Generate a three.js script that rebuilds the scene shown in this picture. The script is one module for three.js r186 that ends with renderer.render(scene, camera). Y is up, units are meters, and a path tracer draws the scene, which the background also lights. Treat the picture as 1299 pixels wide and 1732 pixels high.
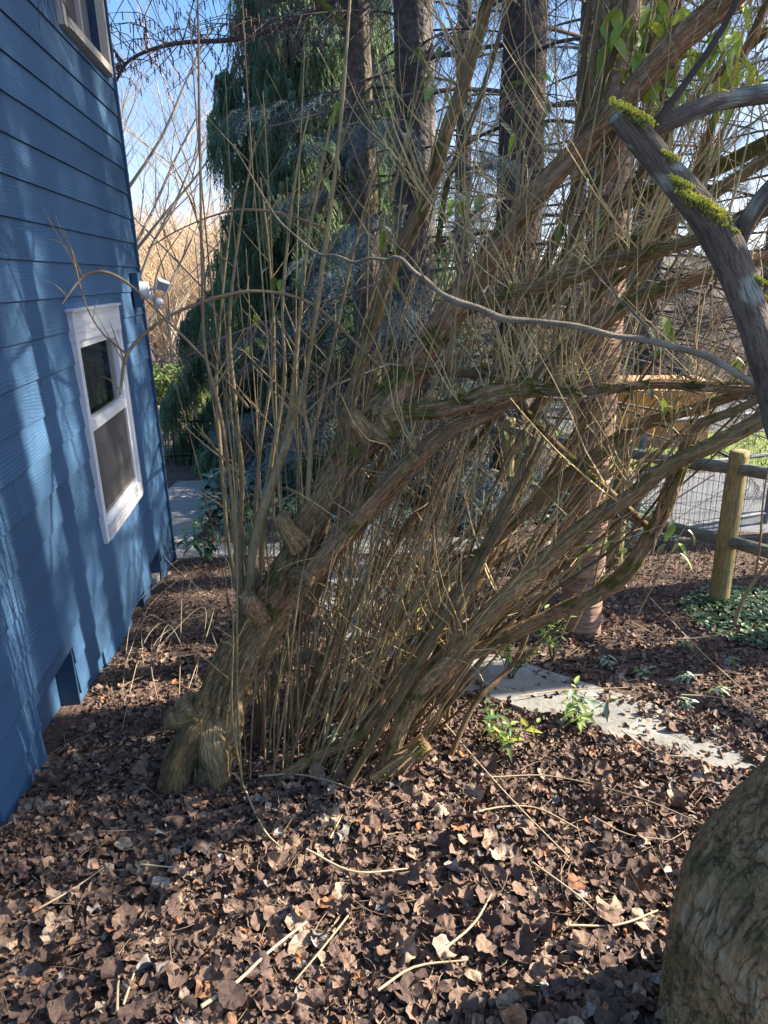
import * as THREE from 'three';
import { mergeGeometries } from 'three/addons/utils/BufferGeometryUtils.js';

// ---------- camera, sky, sun, exposure ----------
const scene = new THREE.Scene();
const camera = new THREE.PerspectiveCamera(71.5, 0.75, 0.05, 1500);
camera.position.set(0, 1.55, 0);
camera.rotation.order = 'YXZ';
camera.rotation.set(THREE.MathUtils.degToRad(-18.4), 0, THREE.MathUtils.degToRad(-1.5));

const SUN = new THREE.Vector3(0.80, 0.58, -0.15).normalize();
{
  // clear winter sky: deep blue overhead, pale towards the horizon, brighter air round the sun
  const W = 512, H = 256, data = new Float32Array(W * H * 4), d = new THREE.Vector3();
  for (let j = 0; j < H; j++) for (let i = 0; i < W; i++) {
    const lat = ((j + 0.5) / H - 0.5) * Math.PI, lon = ((i + 0.5) / W - 0.5) * 2 * Math.PI;
    d.set(Math.cos(lat) * Math.cos(lon), Math.sin(lat), Math.cos(lat) * Math.sin(lon));
    const e = Math.max(d.y, 0), h = Math.pow(1 - Math.min(1, e / 0.62), 4.2), c = Math.max(0, d.dot(SUN));
    const glow = 0.8 * Math.pow(c, 10) + 0.42 * Math.pow(c, 2.5);
    const k = (j * W + i) * 4, low = d.y < 0 ? Math.max(0.25, 1 + d.y * 6) : 1;
    data[k] = (0.062 + 0.42 * h + glow * 0.75) * low;
    data[k + 1] = (0.165 + 0.36 * h + glow * 0.72) * low;
    data[k + 2] = (0.365 + 0.18 * h + glow * 0.66) * low;
    data[k + 3] = 1;
  }
  const sky = new THREE.DataTexture(data, W, H, THREE.RGBAFormat, THREE.FloatType);
  sky.mapping = THREE.EquirectangularReflectionMapping;
  sky.magFilter = sky.minFilter = THREE.LinearFilter; sky.needsUpdate = true;
  scene.background = sky; scene.environment = sky;
  scene.backgroundIntensity = 1.0; scene.environmentIntensity = 1.0;
}
const sun = new THREE.DirectionalLight(new THREE.Color(1.0, 0.89, 0.72), 5.0);
sun.position.copy(SUN).multiplyScalar(30).add(new THREE.Vector3(0, 0, -3));
sun.target.position.set(0, 0, -3);
sun.castShadow = true; sun.shadow.mapSize.set(4096, 4096);
Object.assign(sun.shadow.camera, { left: -14, right: 14, top: 14, bottom: -14, near: 1, far: 70 });
scene.add(sun, sun.target);
const renderer = new THREE.WebGLRenderer({ antialias: true });
renderer.toneMapping = THREE.LinearToneMapping;
renderer.toneMappingExposure = 3.3;
renderer.shadowMap.enabled = true;

// ---------- helpers ----------
const V = (x, y, z) => new THREE.Vector3(x, y, z);
function rng(seed) { let a = seed >>> 0; return () => { a = (a + 0x6D2B79F5) | 0; let t = Math.imul(a ^ (a >>> 15), 1 | a); t = (t + Math.imul(t ^ (t >>> 7), 61 | t)) ^ t; return ((t ^ (t >>> 14)) >>> 0) / 4294967296; }; }
function hash3(x, y, z) { let h = Math.imul(x, 374761393) ^ Math.imul(y, 668265263) ^ Math.imul(z, 2147483647 ^ 0x5bd1e995); h = Math.imul(h ^ (h >>> 13), 1274126177); h ^= h >>> 16; h = Math.imul(h, 0x85ebca6b); return ((h ^ (h >>> 15)) >>> 0) / 4294967296; }
const sm = t => t * t * (3 - 2 * t), lerp = (a, b, t) => a + (b - a) * t, clamp = (x, a, b) => Math.max(a, Math.min(b, x));
const sstep = (a, b, x) => sm(clamp((x - a) / (b - a), 0, 1));
function noise3(x, y, z) {
  const i = Math.floor(x), j = Math.floor(y), k = Math.floor(z), u = sm(x - i), v = sm(y - j), w = sm(z - k);
  const c = (a, b, d) => hash3(i + a, j + b, k + d);
  return lerp(lerp(lerp(c(0, 0, 0), c(1, 0, 0), u), lerp(c(0, 1, 0), c(1, 1, 0), u), v), lerp(lerp(c(0, 0, 1), c(1, 0, 1), u), lerp(c(0, 1, 1), c(1, 1, 1), u), v), w) * 2 - 1;
}
function fbm(x, y, z, o = 4) { let s = 0, a = 0.5; for (let i = 0; i < o; i++) { s += a * noise3(x, y, z); x *= 2.03; y *= 2.03; z *= 2.03; a *= 0.5; } return s; }
// value noise that repeats every px, py cells
function tnoise(x, y, px, py, s) {
  const i = Math.floor(x), j = Math.floor(y), u = sm(x - i), v = sm(y - j), m = (a, n) => ((a % n) + n) % n;
  const c = (a, b) => hash3(m(i + a, px), m(j + b, py), s);
  return lerp(lerp(c(0, 0), c(1, 0), u), lerp(c(0, 1), c(1, 1), u), v);
}
function tfbm(u, v, cx, cy, s, o = 4) { let r = 0, a = 0.5, n = 0; for (let i = 0; i < o; i++) { r += a * tnoise(u * cx, v * cy, cx, cy, s + i); n += a; cx *= 2; cy *= 2; a *= 0.5; } return r / n; }
function texture(w, h, fn, srgb) {
  const d = new Uint8Array(w * h * 4);
  for (let j = 0; j < h; j++) for (let i = 0; i < w; i++) {
    const c = fn((i + 0.5) / w, (j + 0.5) / h), k = (j * w + i) * 4;
    for (let q = 0; q < 3; q++) d[k + q] = clamp(Math.round((typeof c === 'number' ? c : c[q]) * 255), 0, 255);
    d[k + 3] = 255;
  }
  const t = new THREE.DataTexture(d, w, h);
  t.wrapS = t.wrapT = THREE.RepeatWrapping; t.magFilter = THREE.LinearFilter; t.minFilter = THREE.LinearMipmapLinearFilter; t.generateMipmaps = true;
  if (srgb) t.colorSpace = THREE.SRGBColorSpace;
  t.needsUpdate = true; return t;
}
const lin = (r, g, b) => new THREE.Color().setRGB(r, g, b);
const mix3 = (a, b, t) => [lerp(a[0], b[0], t), lerp(a[1], b[1], t), lerp(a[2], b[2], t)];
const mat = (o) => { const m = o.transmission !== undefined || o.clearcoat !== undefined || o.sheen !== undefined ? new THREE.MeshPhysicalMaterial(o) : new THREE.MeshStandardMaterial(o); return m; };
const used = {};
function numbered(n) { const k = used[n] = (used[n] ?? -1) + 1; return k ? n + '_' + String(k).padStart(3, '0') : n; }
function shadows(o) { o.castShadow = true; o.receiveShadow = true; return o; }
function part(name, geo, m, parent, label) { const o = shadows(new THREE.Mesh(geo, m)); o.name = name; if (label) o.userData.label = label; parent.add(o); return o; }
function tag(o, label, category, group, kind) { o.userData.label = label; if (category) o.userData.category = category; if (group) o.userData.group = group; if (kind) o.userData.kind = kind; return o; }
function thing(name, label, category, pos = [0, 0, 0], turn = 0, group, kind) { const o = new THREE.Group(); o.name = numbered(name); o.position.set(...pos); o.rotation.y = turn; scene.add(o); return tag(o, label, category, group, kind); }
function single(name, geo, m, label, category, group, kind, pos) { const o = shadows(new THREE.Mesh(geo, m)); o.name = numbered(name); if (pos) o.position.set(...pos); scene.add(o); return tag(o, label, category, group, kind); }
function structure(name, geo, m, label) { const o = shadows(new THREE.Mesh(geo, m)); o.name = numbered(name); o.userData.kind = 'structure'; if (label) o.userData.label = label; scene.add(o); return o; }
const _m = new THREE.Matrix4(), _q = new THREE.Quaternion(), _e = new THREE.Euler(), _s = new THREE.Vector3(), _p = new THREE.Vector3(), _c = new THREE.Color();
function instances(name, geo, m, list, parent, label, category) {   // list of {p, e | q, s, c}
  const o = shadows(new THREE.InstancedMesh(geo, m, list.length)); o.name = parent === scene ? numbered(name) : name;
  list.forEach((it, i) => {
    if (it.q) _q.copy(it.q); else _q.setFromEuler(_e.set(it.e[0], it.e[1], it.e[2], 'YXZ'));
    if (typeof it.s === 'number') _s.setScalar(it.s); else _s.set(...it.s);
    o.setMatrixAt(i, _m.compose(_p.set(it.p[0], it.p[1], it.p[2]), _q, _s));
    if (it.c) o.setColorAt(i, _c.setRGB(it.c[0], it.c[1], it.c[2]));
  });
  o.userData.kind = 'stuff'; if (label) o.userData.label = label; if (category) o.userData.category = category;
  parent.add(o); return o;
}
// the same list as one mesh with vertex colours (quicker to trace where copies overlap densely)
function joined(name, geo, m, list, parent) {
  const P = geo.attributes.position, n = P.count, I = geo.index ? geo.index.array : null, k = I ? I.length : n, N = list.length;
  const pos = new Float32Array(N * n * 3), col = new Float32Array(N * n * 3), idx = new Uint32Array(N * k), v = V(0, 0, 0);
  list.forEach((it, i) => {
    if (it.q) _q.copy(it.q); else _q.setFromEuler(_e.set(it.e[0], it.e[1], it.e[2], 'YXZ'));
    if (typeof it.s === 'number') _s.setScalar(it.s); else _s.set(...it.s);
    _m.compose(_p.set(it.p[0], it.p[1], it.p[2]), _q, _s);
    for (let j = 0; j < n; j++) { v.fromBufferAttribute(P, j).applyMatrix4(_m); const a = (i * n + j) * 3; pos[a] = v.x; pos[a + 1] = v.y; pos[a + 2] = v.z; col[a] = it.c[0]; col[a + 1] = it.c[1]; col[a + 2] = it.c[2]; }
    for (let j = 0; j < k; j++) idx[i * k + j] = i * n + (I ? I[j] : j);
  });
  const q = new THREE.BufferGeometry(); q.setAttribute('position', new THREE.BufferAttribute(pos, 3)); q.setAttribute('color', new THREE.BufferAttribute(col, 3)); q.setIndex(new THREE.BufferAttribute(idx, 1)); q.computeVertexNormals();
  const o = part(name, q, m, parent); o.userData.kind = 'stuff'; return o;
}
// the lie of the land: level by the camera, then falling gently away along the house
function g(x, z) {
  const u = -z;
  let y = -0.12 * clamp(u - 0.9, 0, 4.6) - 0.03 * clamp(u - 5.5, 0, 4);
  y -= (0.25 * clamp(u - 10, 0, 4) + 0.11 * clamp(u - 14, 0, 50)) * sstep(1, -2, x);
  return y;
}
const gn = (x, z) => g(x, z) + 0.018 * fbm(x * 1.7, 3.1, z * 1.7, 3) * sstep(14, 6, Math.hypot(x, z));
// a limb: points [x, y, z, r] joined smoothly, with bark relief running along it
function limb(pts, o = {}) {
  const n = pts.length, len = [0];
  for (let i = 1; i < n; i++) len.push(len[i - 1] + Math.hypot(pts[i][0] - pts[i - 1][0], pts[i][1] - pts[i - 1][1], pts[i][2] - pts[i - 1][2]));
  const curve = new THREE.CatmullRomCurve3(pts.map(p => V(p[0], p[1], p[2])), false, 'centripetal');
  const total = len[n - 1], sides = o.sides ?? 8, seg = o.seg ?? Math.max(3, Math.round(total / (o.step ?? 0.05)));
  const pos = [], uv = [], idx = [], col = [], seed = o.seed ?? 1, rel = o.relief ?? 0, tile = o.tile ?? 0.25;
  let N = null, T0 = null;
  const rMean = pts.reduce((a, p) => a + p[3], 0) / n, around = Math.max(1, Math.round(2 * Math.PI * rMean / (o.tileAround ?? tile)));
  const tmp = V(0, 0, 0), B = V(0, 0, 0);
  let run = 0, prev = null;
  for (let i = 0; i <= seg; i++) {
    const t = i / seg, P = curve.getPoint(t), T = curve.getTangent(t);
    if (!N) { N = Math.abs(T.y) < 0.9 ? V(0, 1, 0) : V(1, 0, 0); N.sub(tmp.copy(T).multiplyScalar(N.dot(T))).normalize(); }
    else { N.sub(tmp.copy(T).multiplyScalar(N.dot(T))).normalize(); }
    B.crossVectors(T, N);
    if (prev) run += P.distanceTo(prev); prev = P;
    const f = t * (n - 1), k = Math.min(n - 2, Math.floor(f)), R = lerp(pts[k][3], pts[k + 1][3], sm(f - k));
    const twist = (o.twist ?? 0) * run;
    for (let j = 0; j <= sides; j++) {
      const a = (j / sides) * Math.PI * 2 + twist, ca = Math.cos(a), sa = Math.sin(a);
      let r = R;
      if (rel) {
        const rx = ca * (o.ribs ?? 2.2), ry = sa * (o.ribs ?? 2.2);
        r *= 1 + rel * (0.9 * fbm(rx + seed, ry, run * (o.along ?? 3) + seed, 3) + 0.55 * Math.abs(noise3(rx * 2.6 + seed, ry * 2.6, run * 2.2)) - 0.2);
        if (o.lump) r *= 1 + o.lump * noise3(ca * 1.1 + seed * 3, sa * 1.1, run * 7);
      }
      if (o.disp) r += o.disp((j / sides) * around, run / tile);
      pos.push(P.x + (N.x * ca + B.x * sa) * r, P.y + (N.y * ca + B.y * sa) * r, P.z + (N.z * ca + B.z * sa) * r);
      uv.push((j / sides) * around, run / tile);
      if (o.tint) { const c = o.tint(pos[pos.length - 3], pos[pos.length - 2], pos[pos.length - 1], run, N.y * ca + B.y * sa); col.push(c[0], c[1], c[2]); }
    }
  }
  const w = sides + 1;
  for (let i = 0; i < seg; i++) for (let j = 0; j < sides; j++) { const a = i * w + j; idx.push(a, a + 1, a + w, a + 1, a + w + 1, a + w); }
  for (const e of [0, seg]) {                                     // close both ends
    const c = pos.length / 3; let x = 0, y = 0, z = 0;
    for (let j = 0; j < sides; j++) { const a = (e * w + j) * 3; x += pos[a]; y += pos[a + 1]; z += pos[a + 2]; }
    pos.push(x / sides, y / sides, z / sides); uv.push(0.5, e ? run / tile : 0); if (o.tint) col.push(...(o.cut ?? [0.6, 0.6, 0.6]));
    for (let j = 0; j < sides; j++) { const a = e * w + j; e ? idx.push(a, a + 1, c) : idx.push(a + 1, a, c); }
  }
  const geo = new THREE.BufferGeometry();
  geo.setAttribute('position', new THREE.Float32BufferAttribute(pos, 3));
  geo.setAttribute('uv', new THREE.Float32BufferAttribute(uv, 2));
  if (o.tint) geo.setAttribute('color', new THREE.Float32BufferAttribute(col, 3));
  geo.setIndex(idx); geo.computeVertexNormals();
  // the seam is two columns of vertices: let them share a normal
  const nn = geo.attributes.normal;
  for (let i = 0; i <= seg; i++) { const a = i * w, b = a + sides, x = nn.getX(a) + nn.getX(b), y = nn.getY(a) + nn.getY(b), z = nn.getZ(a) + nn.getZ(b), l = Math.hypot(x, y, z) || 1; nn.setXYZ(a, x / l, y / l, z / l); nn.setXYZ(b, x / l, y / l, z / l); }
  return geo;
}
// a leaf-like blade: outline(t) gives half width along its length, bent and folded; length 1 along +z, lying in xz
function blade(o = {}) {
  const rows = o.rows ?? 5, pos = [], idx = [], uv = [];
  for (let i = 0; i <= rows; i++) {
    const t = i / rows, w = (o.outline ? o.outline(t) : 0.3 * Math.pow(Math.sin(Math.PI * Math.pow(t, 0.8)), 0.8)), bend = (o.bend ?? 0.2) * t * t, fold = (o.fold ?? 0.25) * w;
    for (const s of [-1, 0, 1]) { pos.push(s * w, -bend + Math.abs(s) * fold + (o.wave ?? 0) * Math.sin(t * 9 + s * 2), t); uv.push(0.5 + s * 0.5, t); }
  }
  for (let i = 0; i < rows; i++) for (let s = 0; s < 2; s++) { const a = i * 3 + s; idx.push(a, a + 3, a + 1, a + 1, a + 3, a + 4); }
  const geo = new THREE.BufferGeometry();
  geo.setAttribute('position', new THREE.Float32BufferAttribute(pos, 3)); geo.setAttribute('uv', new THREE.Float32BufferAttribute(uv, 2)); geo.setIndex(idx); geo.computeVertexNormals(); return geo;
}
function box(w, h, d, x = 0, y = 0, z = 0, bevel = 0) {
  if (!bevel) return new THREE.BoxGeometry(w, h, d).translate(x, y, z);
  const s = new THREE.Shape(), a = w / 2 - bevel, b = h / 2 - bevel;
  s.moveTo(-a, -b); s.lineTo(a, -b); s.lineTo(a, b); s.lineTo(-a, b);
  return new THREE.ExtrudeGeometry(s, { depth: d - 2 * bevel, bevelEnabled: true, bevelThickness: bevel, bevelSize: bevel, bevelSegments: 2, steps: 1 }).translate(0, 0, -d / 2 + bevel).translate(x, y, z);
}
const merged = (list) => mergeGeometries(list.map(q => q.index ? q.toNonIndexed() : q));
// ---------- ground, paving, road, lawn, hills ----------
const soilTex = texture(512, 512, (u, v) => {
  const a = tfbm(u, v, 6, 6, 1, 5), b = tfbm(u, v, 48, 48, 9, 3), c = tfbm(u, v, 90, 14, 19, 2);
  const t = clamp(a * 0.6 + b * 0.6 - 0.1, 0, 1);
  return mix3(mix3([0.20, 0.155, 0.135], [0.42, 0.33, 0.28], t), [0.55, 0.46, 0.38], clamp((c - 0.66) * 3, 0, 1));
}, true);
const soilBump = texture(512, 512, (u, v) => clamp(0.5 * tfbm(u, v, 30, 30, 3, 4) + 0.5 * tfbm(u, v, 70, 70, 5, 2), 0, 1));
const soil = mat({ map: soilTex, bumpMap: soilBump, bumpScale: 0.02, roughness: 1 });
{
  const nx = 150, nz = 170, pos = [], uv = [], idx = [];
  for (let j = 0; j <= nz; j++) for (let i = 0; i <= nx; i++) {
    const a = i / nx * 2 - 1, b = j / nz, x = Math.sign(a) * (Math.pow(Math.abs(a), 4) * 340 + Math.abs(a) * 7) + 0.3, z = 6 - b * 16 - Math.pow(b, 6) * 420 + (b < 0.02 ? 60 : 0);
    pos.push(x, gn(x, z), z); uv.push(x / 0.9, z / 0.9);
  }
  for (let j = 0; j < nz; j++) for (let i = 0; i < nx; i++) { const a = j * (nx + 1) + i; idx.push(a, a + 1, a + nx + 1, a + 1, a + nx + 2, a + nx + 1); }
  const geo = new THREE.BufferGeometry(); geo.setAttribute('position', new THREE.Float32BufferAttribute(pos, 3)); geo.setAttribute('uv', new THREE.Float32BufferAttribute(uv, 2)); geo.setIndex(idx); geo.computeVertexNormals();
  structure('ground', geo, soil, 'brown soil under the leaf litter');
}
// a sheet draped a little above the ground over the quad or polygon given
function drape(poly, step, lift, tile) {
  const xs = poly.map(p => p[0]), zs = poly.map(p => p[1]), x0 = Math.min(...xs), x1 = Math.max(...xs), z0 = Math.min(...zs), z1 = Math.max(...zs);
  const shape = new THREE.Shape(poly.map(p => new THREE.Vector2(p[0], p[1])));
  const inside = (x, z) => { let c = false; for (let i = 0, j = poly.length - 1; i < poly.length; j = i++) { const [xi, zi] = poly[i], [xj, zj] = poly[j]; if ((zi > z) !== (zj > z) && x < (xj - xi) * (z - zi) / (zj - zi) + xi) c = !c; } return c; };
  const pos = [], uv = [], idx = [], id = {};
  const nx = Math.ceil((x1 - x0) / step), nz = Math.ceil((z1 - z0) / step);
  const vert = (i, j) => { const k = i + ',' + j; if (id[k] === undefined) { const x = x0 + (x1 - x0) * i / nx, z = z0 + (z1 - z0) * j / nz; id[k] = pos.length / 3; pos.push(x, gn(x, z) + lift, z); uv.push(x / tile, z / tile); } return id[k]; };
  for (let i = 0; i < nx; i++) for (let j = 0; j < nz; j++) {
    const cx = x0 + (x1 - x0) * (i + 0.5) / nx, cz = z0 + (z1 - z0) * (j + 0.5) / nz;
    if (!inside(cx, cz)) continue;
    const a = vert(i, j), b = vert(i + 1, j), c = vert(i, j + 1), d = vert(i + 1, j + 1); idx.push(a, c, b, b, c, d);
  }
  const geo = new THREE.BufferGeometry(); geo.setAttribute('position', new THREE.Float32BufferAttribute(pos, 3)); geo.setAttribute('uv', new THREE.Float32BufferAttribute(uv, 2)); geo.setIndex(idx); geo.computeVertexNormals(); return geo;
}
const asphalt = mat({ map: texture(256, 256, (u, v) => { const t = 0.30 + 0.16 * tfbm(u, v, 90, 90, 2, 2) + 0.08 * tfbm(u, v, 5, 5, 7, 3); return [t * 0.98, t, t * 1.05]; }, true), roughness: 0.9 });
structure('road', drape([[2.6, -9.9], [4.3, -9.7], [16, -9.2], [16, -12.2], [2.6, -12.4]], 0.3, 0.016, 0.6), asphalt, 'shaded asphalt lane beyond the lawn');
structure('road', drape([[2.05, -5.3], [3.2, -5.45], [12, -4.2], [14, -7.2], [4.3, -7.55], [2.4, -7.7], [1.7, -6.4]], 0.12, 0.006, 0.6), asphalt, 'grey asphalt drive beyond the rail fence');
const grassy = mat({ map: texture(256, 256, (u, v) => mix3([0.30, 0.40, 0.16], [0.55, 0.60, 0.28], tfbm(u, v, 40, 40, 4, 3)), true), roughness: 1 });
structure('lawn', drape([[2.2, -7.72], [4.3, -7.58], [14, -7.24], [16, -13], [2.4, -13]], 0.25, 0.01, 0.5), grassy, 'short sunlit lawn beyond the asphalt drive');
{
  const rand = rng(71), b = blade({ rows: 2, outline: t => 0.09 * (1 - t), bend: 0.25 }), list = [];
  for (let i = 0; i < 3500; i++) { const x = 2.4 + rand() * 7, z = -7.75 - Math.pow(rand(), 1.6) * 5; list.push({ p: [x, gn(x, z), z], e: [-1.3 + rand() * 0.7, rand() * 6.3, 0], s: 0.08 + rand() * 0.06, c: mix3([0.10, 0.17, 0.03], [0.26, 0.30, 0.07], rand()) }); }
  instances('grass', b, mat({ color: 0xffffff, roughness: 0.8, side: THREE.DoubleSide }), list, scene, 'short sunlit grass of the lawn beyond the drive', 'grass');
}
// concrete walk: single slabs, litter creeping over their edges
const concTex = texture(512, 512, (u, v) => { const t = 0.46 + 0.14 * tfbm(u, v, 7, 7, 3, 5) + 0.10 * (tfbm(u, v, 110, 110, 8, 2) - 0.5) - 0.28 * clamp(tfbm(u, v, 9, 9, 33, 4) - 0.58, 0, 1); return [t, t * 0.985, t * 0.955]; }, true);
const concBump = texture(256, 256, (u, v) => tfbm(u, v, 60, 60, 4, 3));
const concrete = mat({ map: concTex, bumpMap: concBump, bumpScale: 0.003, roughness: 0.95 });
{
  const walk = new THREE.Group(); walk.name = 'path'; walk.userData.kind = 'structure'; walk.userData.label = 'pale concrete garden path half covered by dead leaves'; scene.add(walk);
  const slab = (cx, cz, w, l, turn, lift) => {
    const a = new THREE.ExtrudeGeometry(new THREE.Shape([[-w / 2, -l / 2], [w / 2, -l / 2], [w / 2, l / 2], [-w / 2, l / 2]].map(p => new THREE.Vector2(...p))), { depth: 0.06, bevelEnabled: true, bevelSize: 0.006, bevelThickness: 0.006, bevelSegments: 1 });
    a.rotateX(Math.PI / 2);
    const o = part('slab', a, concrete, walk);
    const dz = 0.2, dx = 0.2, sx = (g(cx + dx, cz) - g(cx - dx, cz)) / 0.4, sz = (g(cx, cz + dz) - g(cx, cz - dz)) / 0.4;
    o.quaternion.setFromUnitVectors(V(0, 1, 0), V(-sx, 1, -sz).normalize()).multiply(new THREE.Quaternion().setFromAxisAngle(V(0, 1, 0), turn));
    o.position.set(cx, g(cx, cz) + lift, cz);
  };
  // from beside the garden tree back to the cross walk, then along it past the house corner
  const A = [1.42, -1.96], B = [0.05, -3.32], n = 3, ang = Math.atan2(B[0] - A[0], B[1] - A[1]), L = Math.hypot(B[0] - A[0], B[1] - A[1]) / n;
  for (let i = 0; i < n; i++) slab(lerp(A[0], B[0], (i + 0.5) / n) + 0.02 * (i % 2), lerp(A[1], B[1], (i + 0.5) / n), 0.39, L - 0.012, ang, 0.007 + 0.004 * (i % 2));
  for (let i = 0; i < 3; i++) slab(-0.12 - i * 0.13, -3.75 - i * 0.62, 0.42, 0.6, 0.2, 0.006);
  for (let i = 0; i < 6; i++) slab(0.55 - i * 0.70, -5.32 - (i % 2) * 0.01, 0.69, 0.42, 0, 0.02);
  for (let i = 0; i < 3; i++) slab(-1.95 - 0.03 * i, -5.95 - i * 0.72, 0.62, 0.7, 0, 0.02);
}
{
  const pos = [], idx = [], n = 90;
  for (let i = 0; i <= n; i++) { const a = i / n, x = -420 + a * 840, h = 9 + 9 * fbm(a * 9, 1, 1, 3) + 5 * Math.sin(a * 7 + 1.5); for (const [dz, y] of [[60, -22], [20, h * 0.4], [0, h], [-60, -22]]) pos.push(x, y, -360 + dz); }
  for (let i = 0; i < n; i++) for (let j = 0; j < 3; j++) { const a = i * 4 + j; idx.push(a, a + 4, a + 1, a + 1, a + 4, a + 5); }
  const geo = new THREE.BufferGeometry(); geo.setAttribute('position', new THREE.Float32BufferAttribute(pos, 3)); geo.setIndex(idx); geo.computeVertexNormals();
  structure('hills', geo, mat({ color: lin(0.15, 0.13, 0.105), roughness: 1, side: THREE.DoubleSide }), 'far wooded ridge beyond the valley');
}

// ---------- the blue house ----------
const TH = THREE.MathUtils.degToRad(6.5), COS = Math.cos(TH), SIN = Math.sin(TH), WALL = -1.05;
const onWall = (out, y, s) => [(WALL + out) * COS - SIN * s, y, -(WALL + out) * SIN - COS * s];      // metres out from the wall, up, along it
const grainTex = (() => {
  const f = (u, v) => {                                          // pressed cedar grain: wandering lines along the board with cathedral loops
    const w = 2.2 * tfbm(u, v, 5, 5, 11, 3) + 0.35 * tfbm(u, v, 26, 12, 17, 2);
    const l = Math.sin((v * 52 + w * 2.2) * 2 * Math.PI);
    const a = sstep(0.38, 0.62, tfbm(u, v, 4, 14, 27, 3));           // bands of deep grain, smoother between
    return 0.5 + (0.12 + 0.38 * a) * Math.sign(l) * Math.pow(Math.abs(l), 0.7);
  };
  return { bump: texture(1024, 512, (u, v) => clamp(f(u, v) * 0.75 + 0.25 * tfbm(u, v, 160, 60, 23, 2), 0, 1)), color: texture(512, 256, (u, v) => { const t = 0.90 + 0.10 * tfbm(u, v, 8, 5, 31, 4) + 0.04 * (f(u, v) - 0.5); return [t, t, t]; }, true) };
})();
const blue = lin(0.052, 0.128, 0.25);
const sidingMats = [1, 0.90, 1.09].map(k => mat({ color: blue.clone().multiplyScalar(k), map: grainTex.color, bumpMap: grainTex.bump, bumpScale: 0.0011, roughness: 0.62 }));
const bluePaint = mat({ color: blue, roughness: 0.6 });
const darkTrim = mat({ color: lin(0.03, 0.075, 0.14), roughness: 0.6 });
const whiteTrim = mat({ color: lin(0.76, 0.76, 0.78), roughness: 0.5, bumpMap: grainTex.bump, bumpScale: 0.0012 });
const vinyl = mat({ color: lin(0.80, 0.80, 0.81), roughness: 0.35 });
const oldTrim = mat({ color: lin(0.52, 0.47, 0.42), roughness: 0.7, map: grainTex.color });
const houseGroundAt = s => { const p = onWall(0, 0, s); return g(p[0], p[2]); };
const house = thing('blue_house', 'blue house with lapped grain siding and a white framed window', 'house', [onWall(0, 0, 0)[0], 0, onWall(0, 0, 0)[2]], TH);
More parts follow.
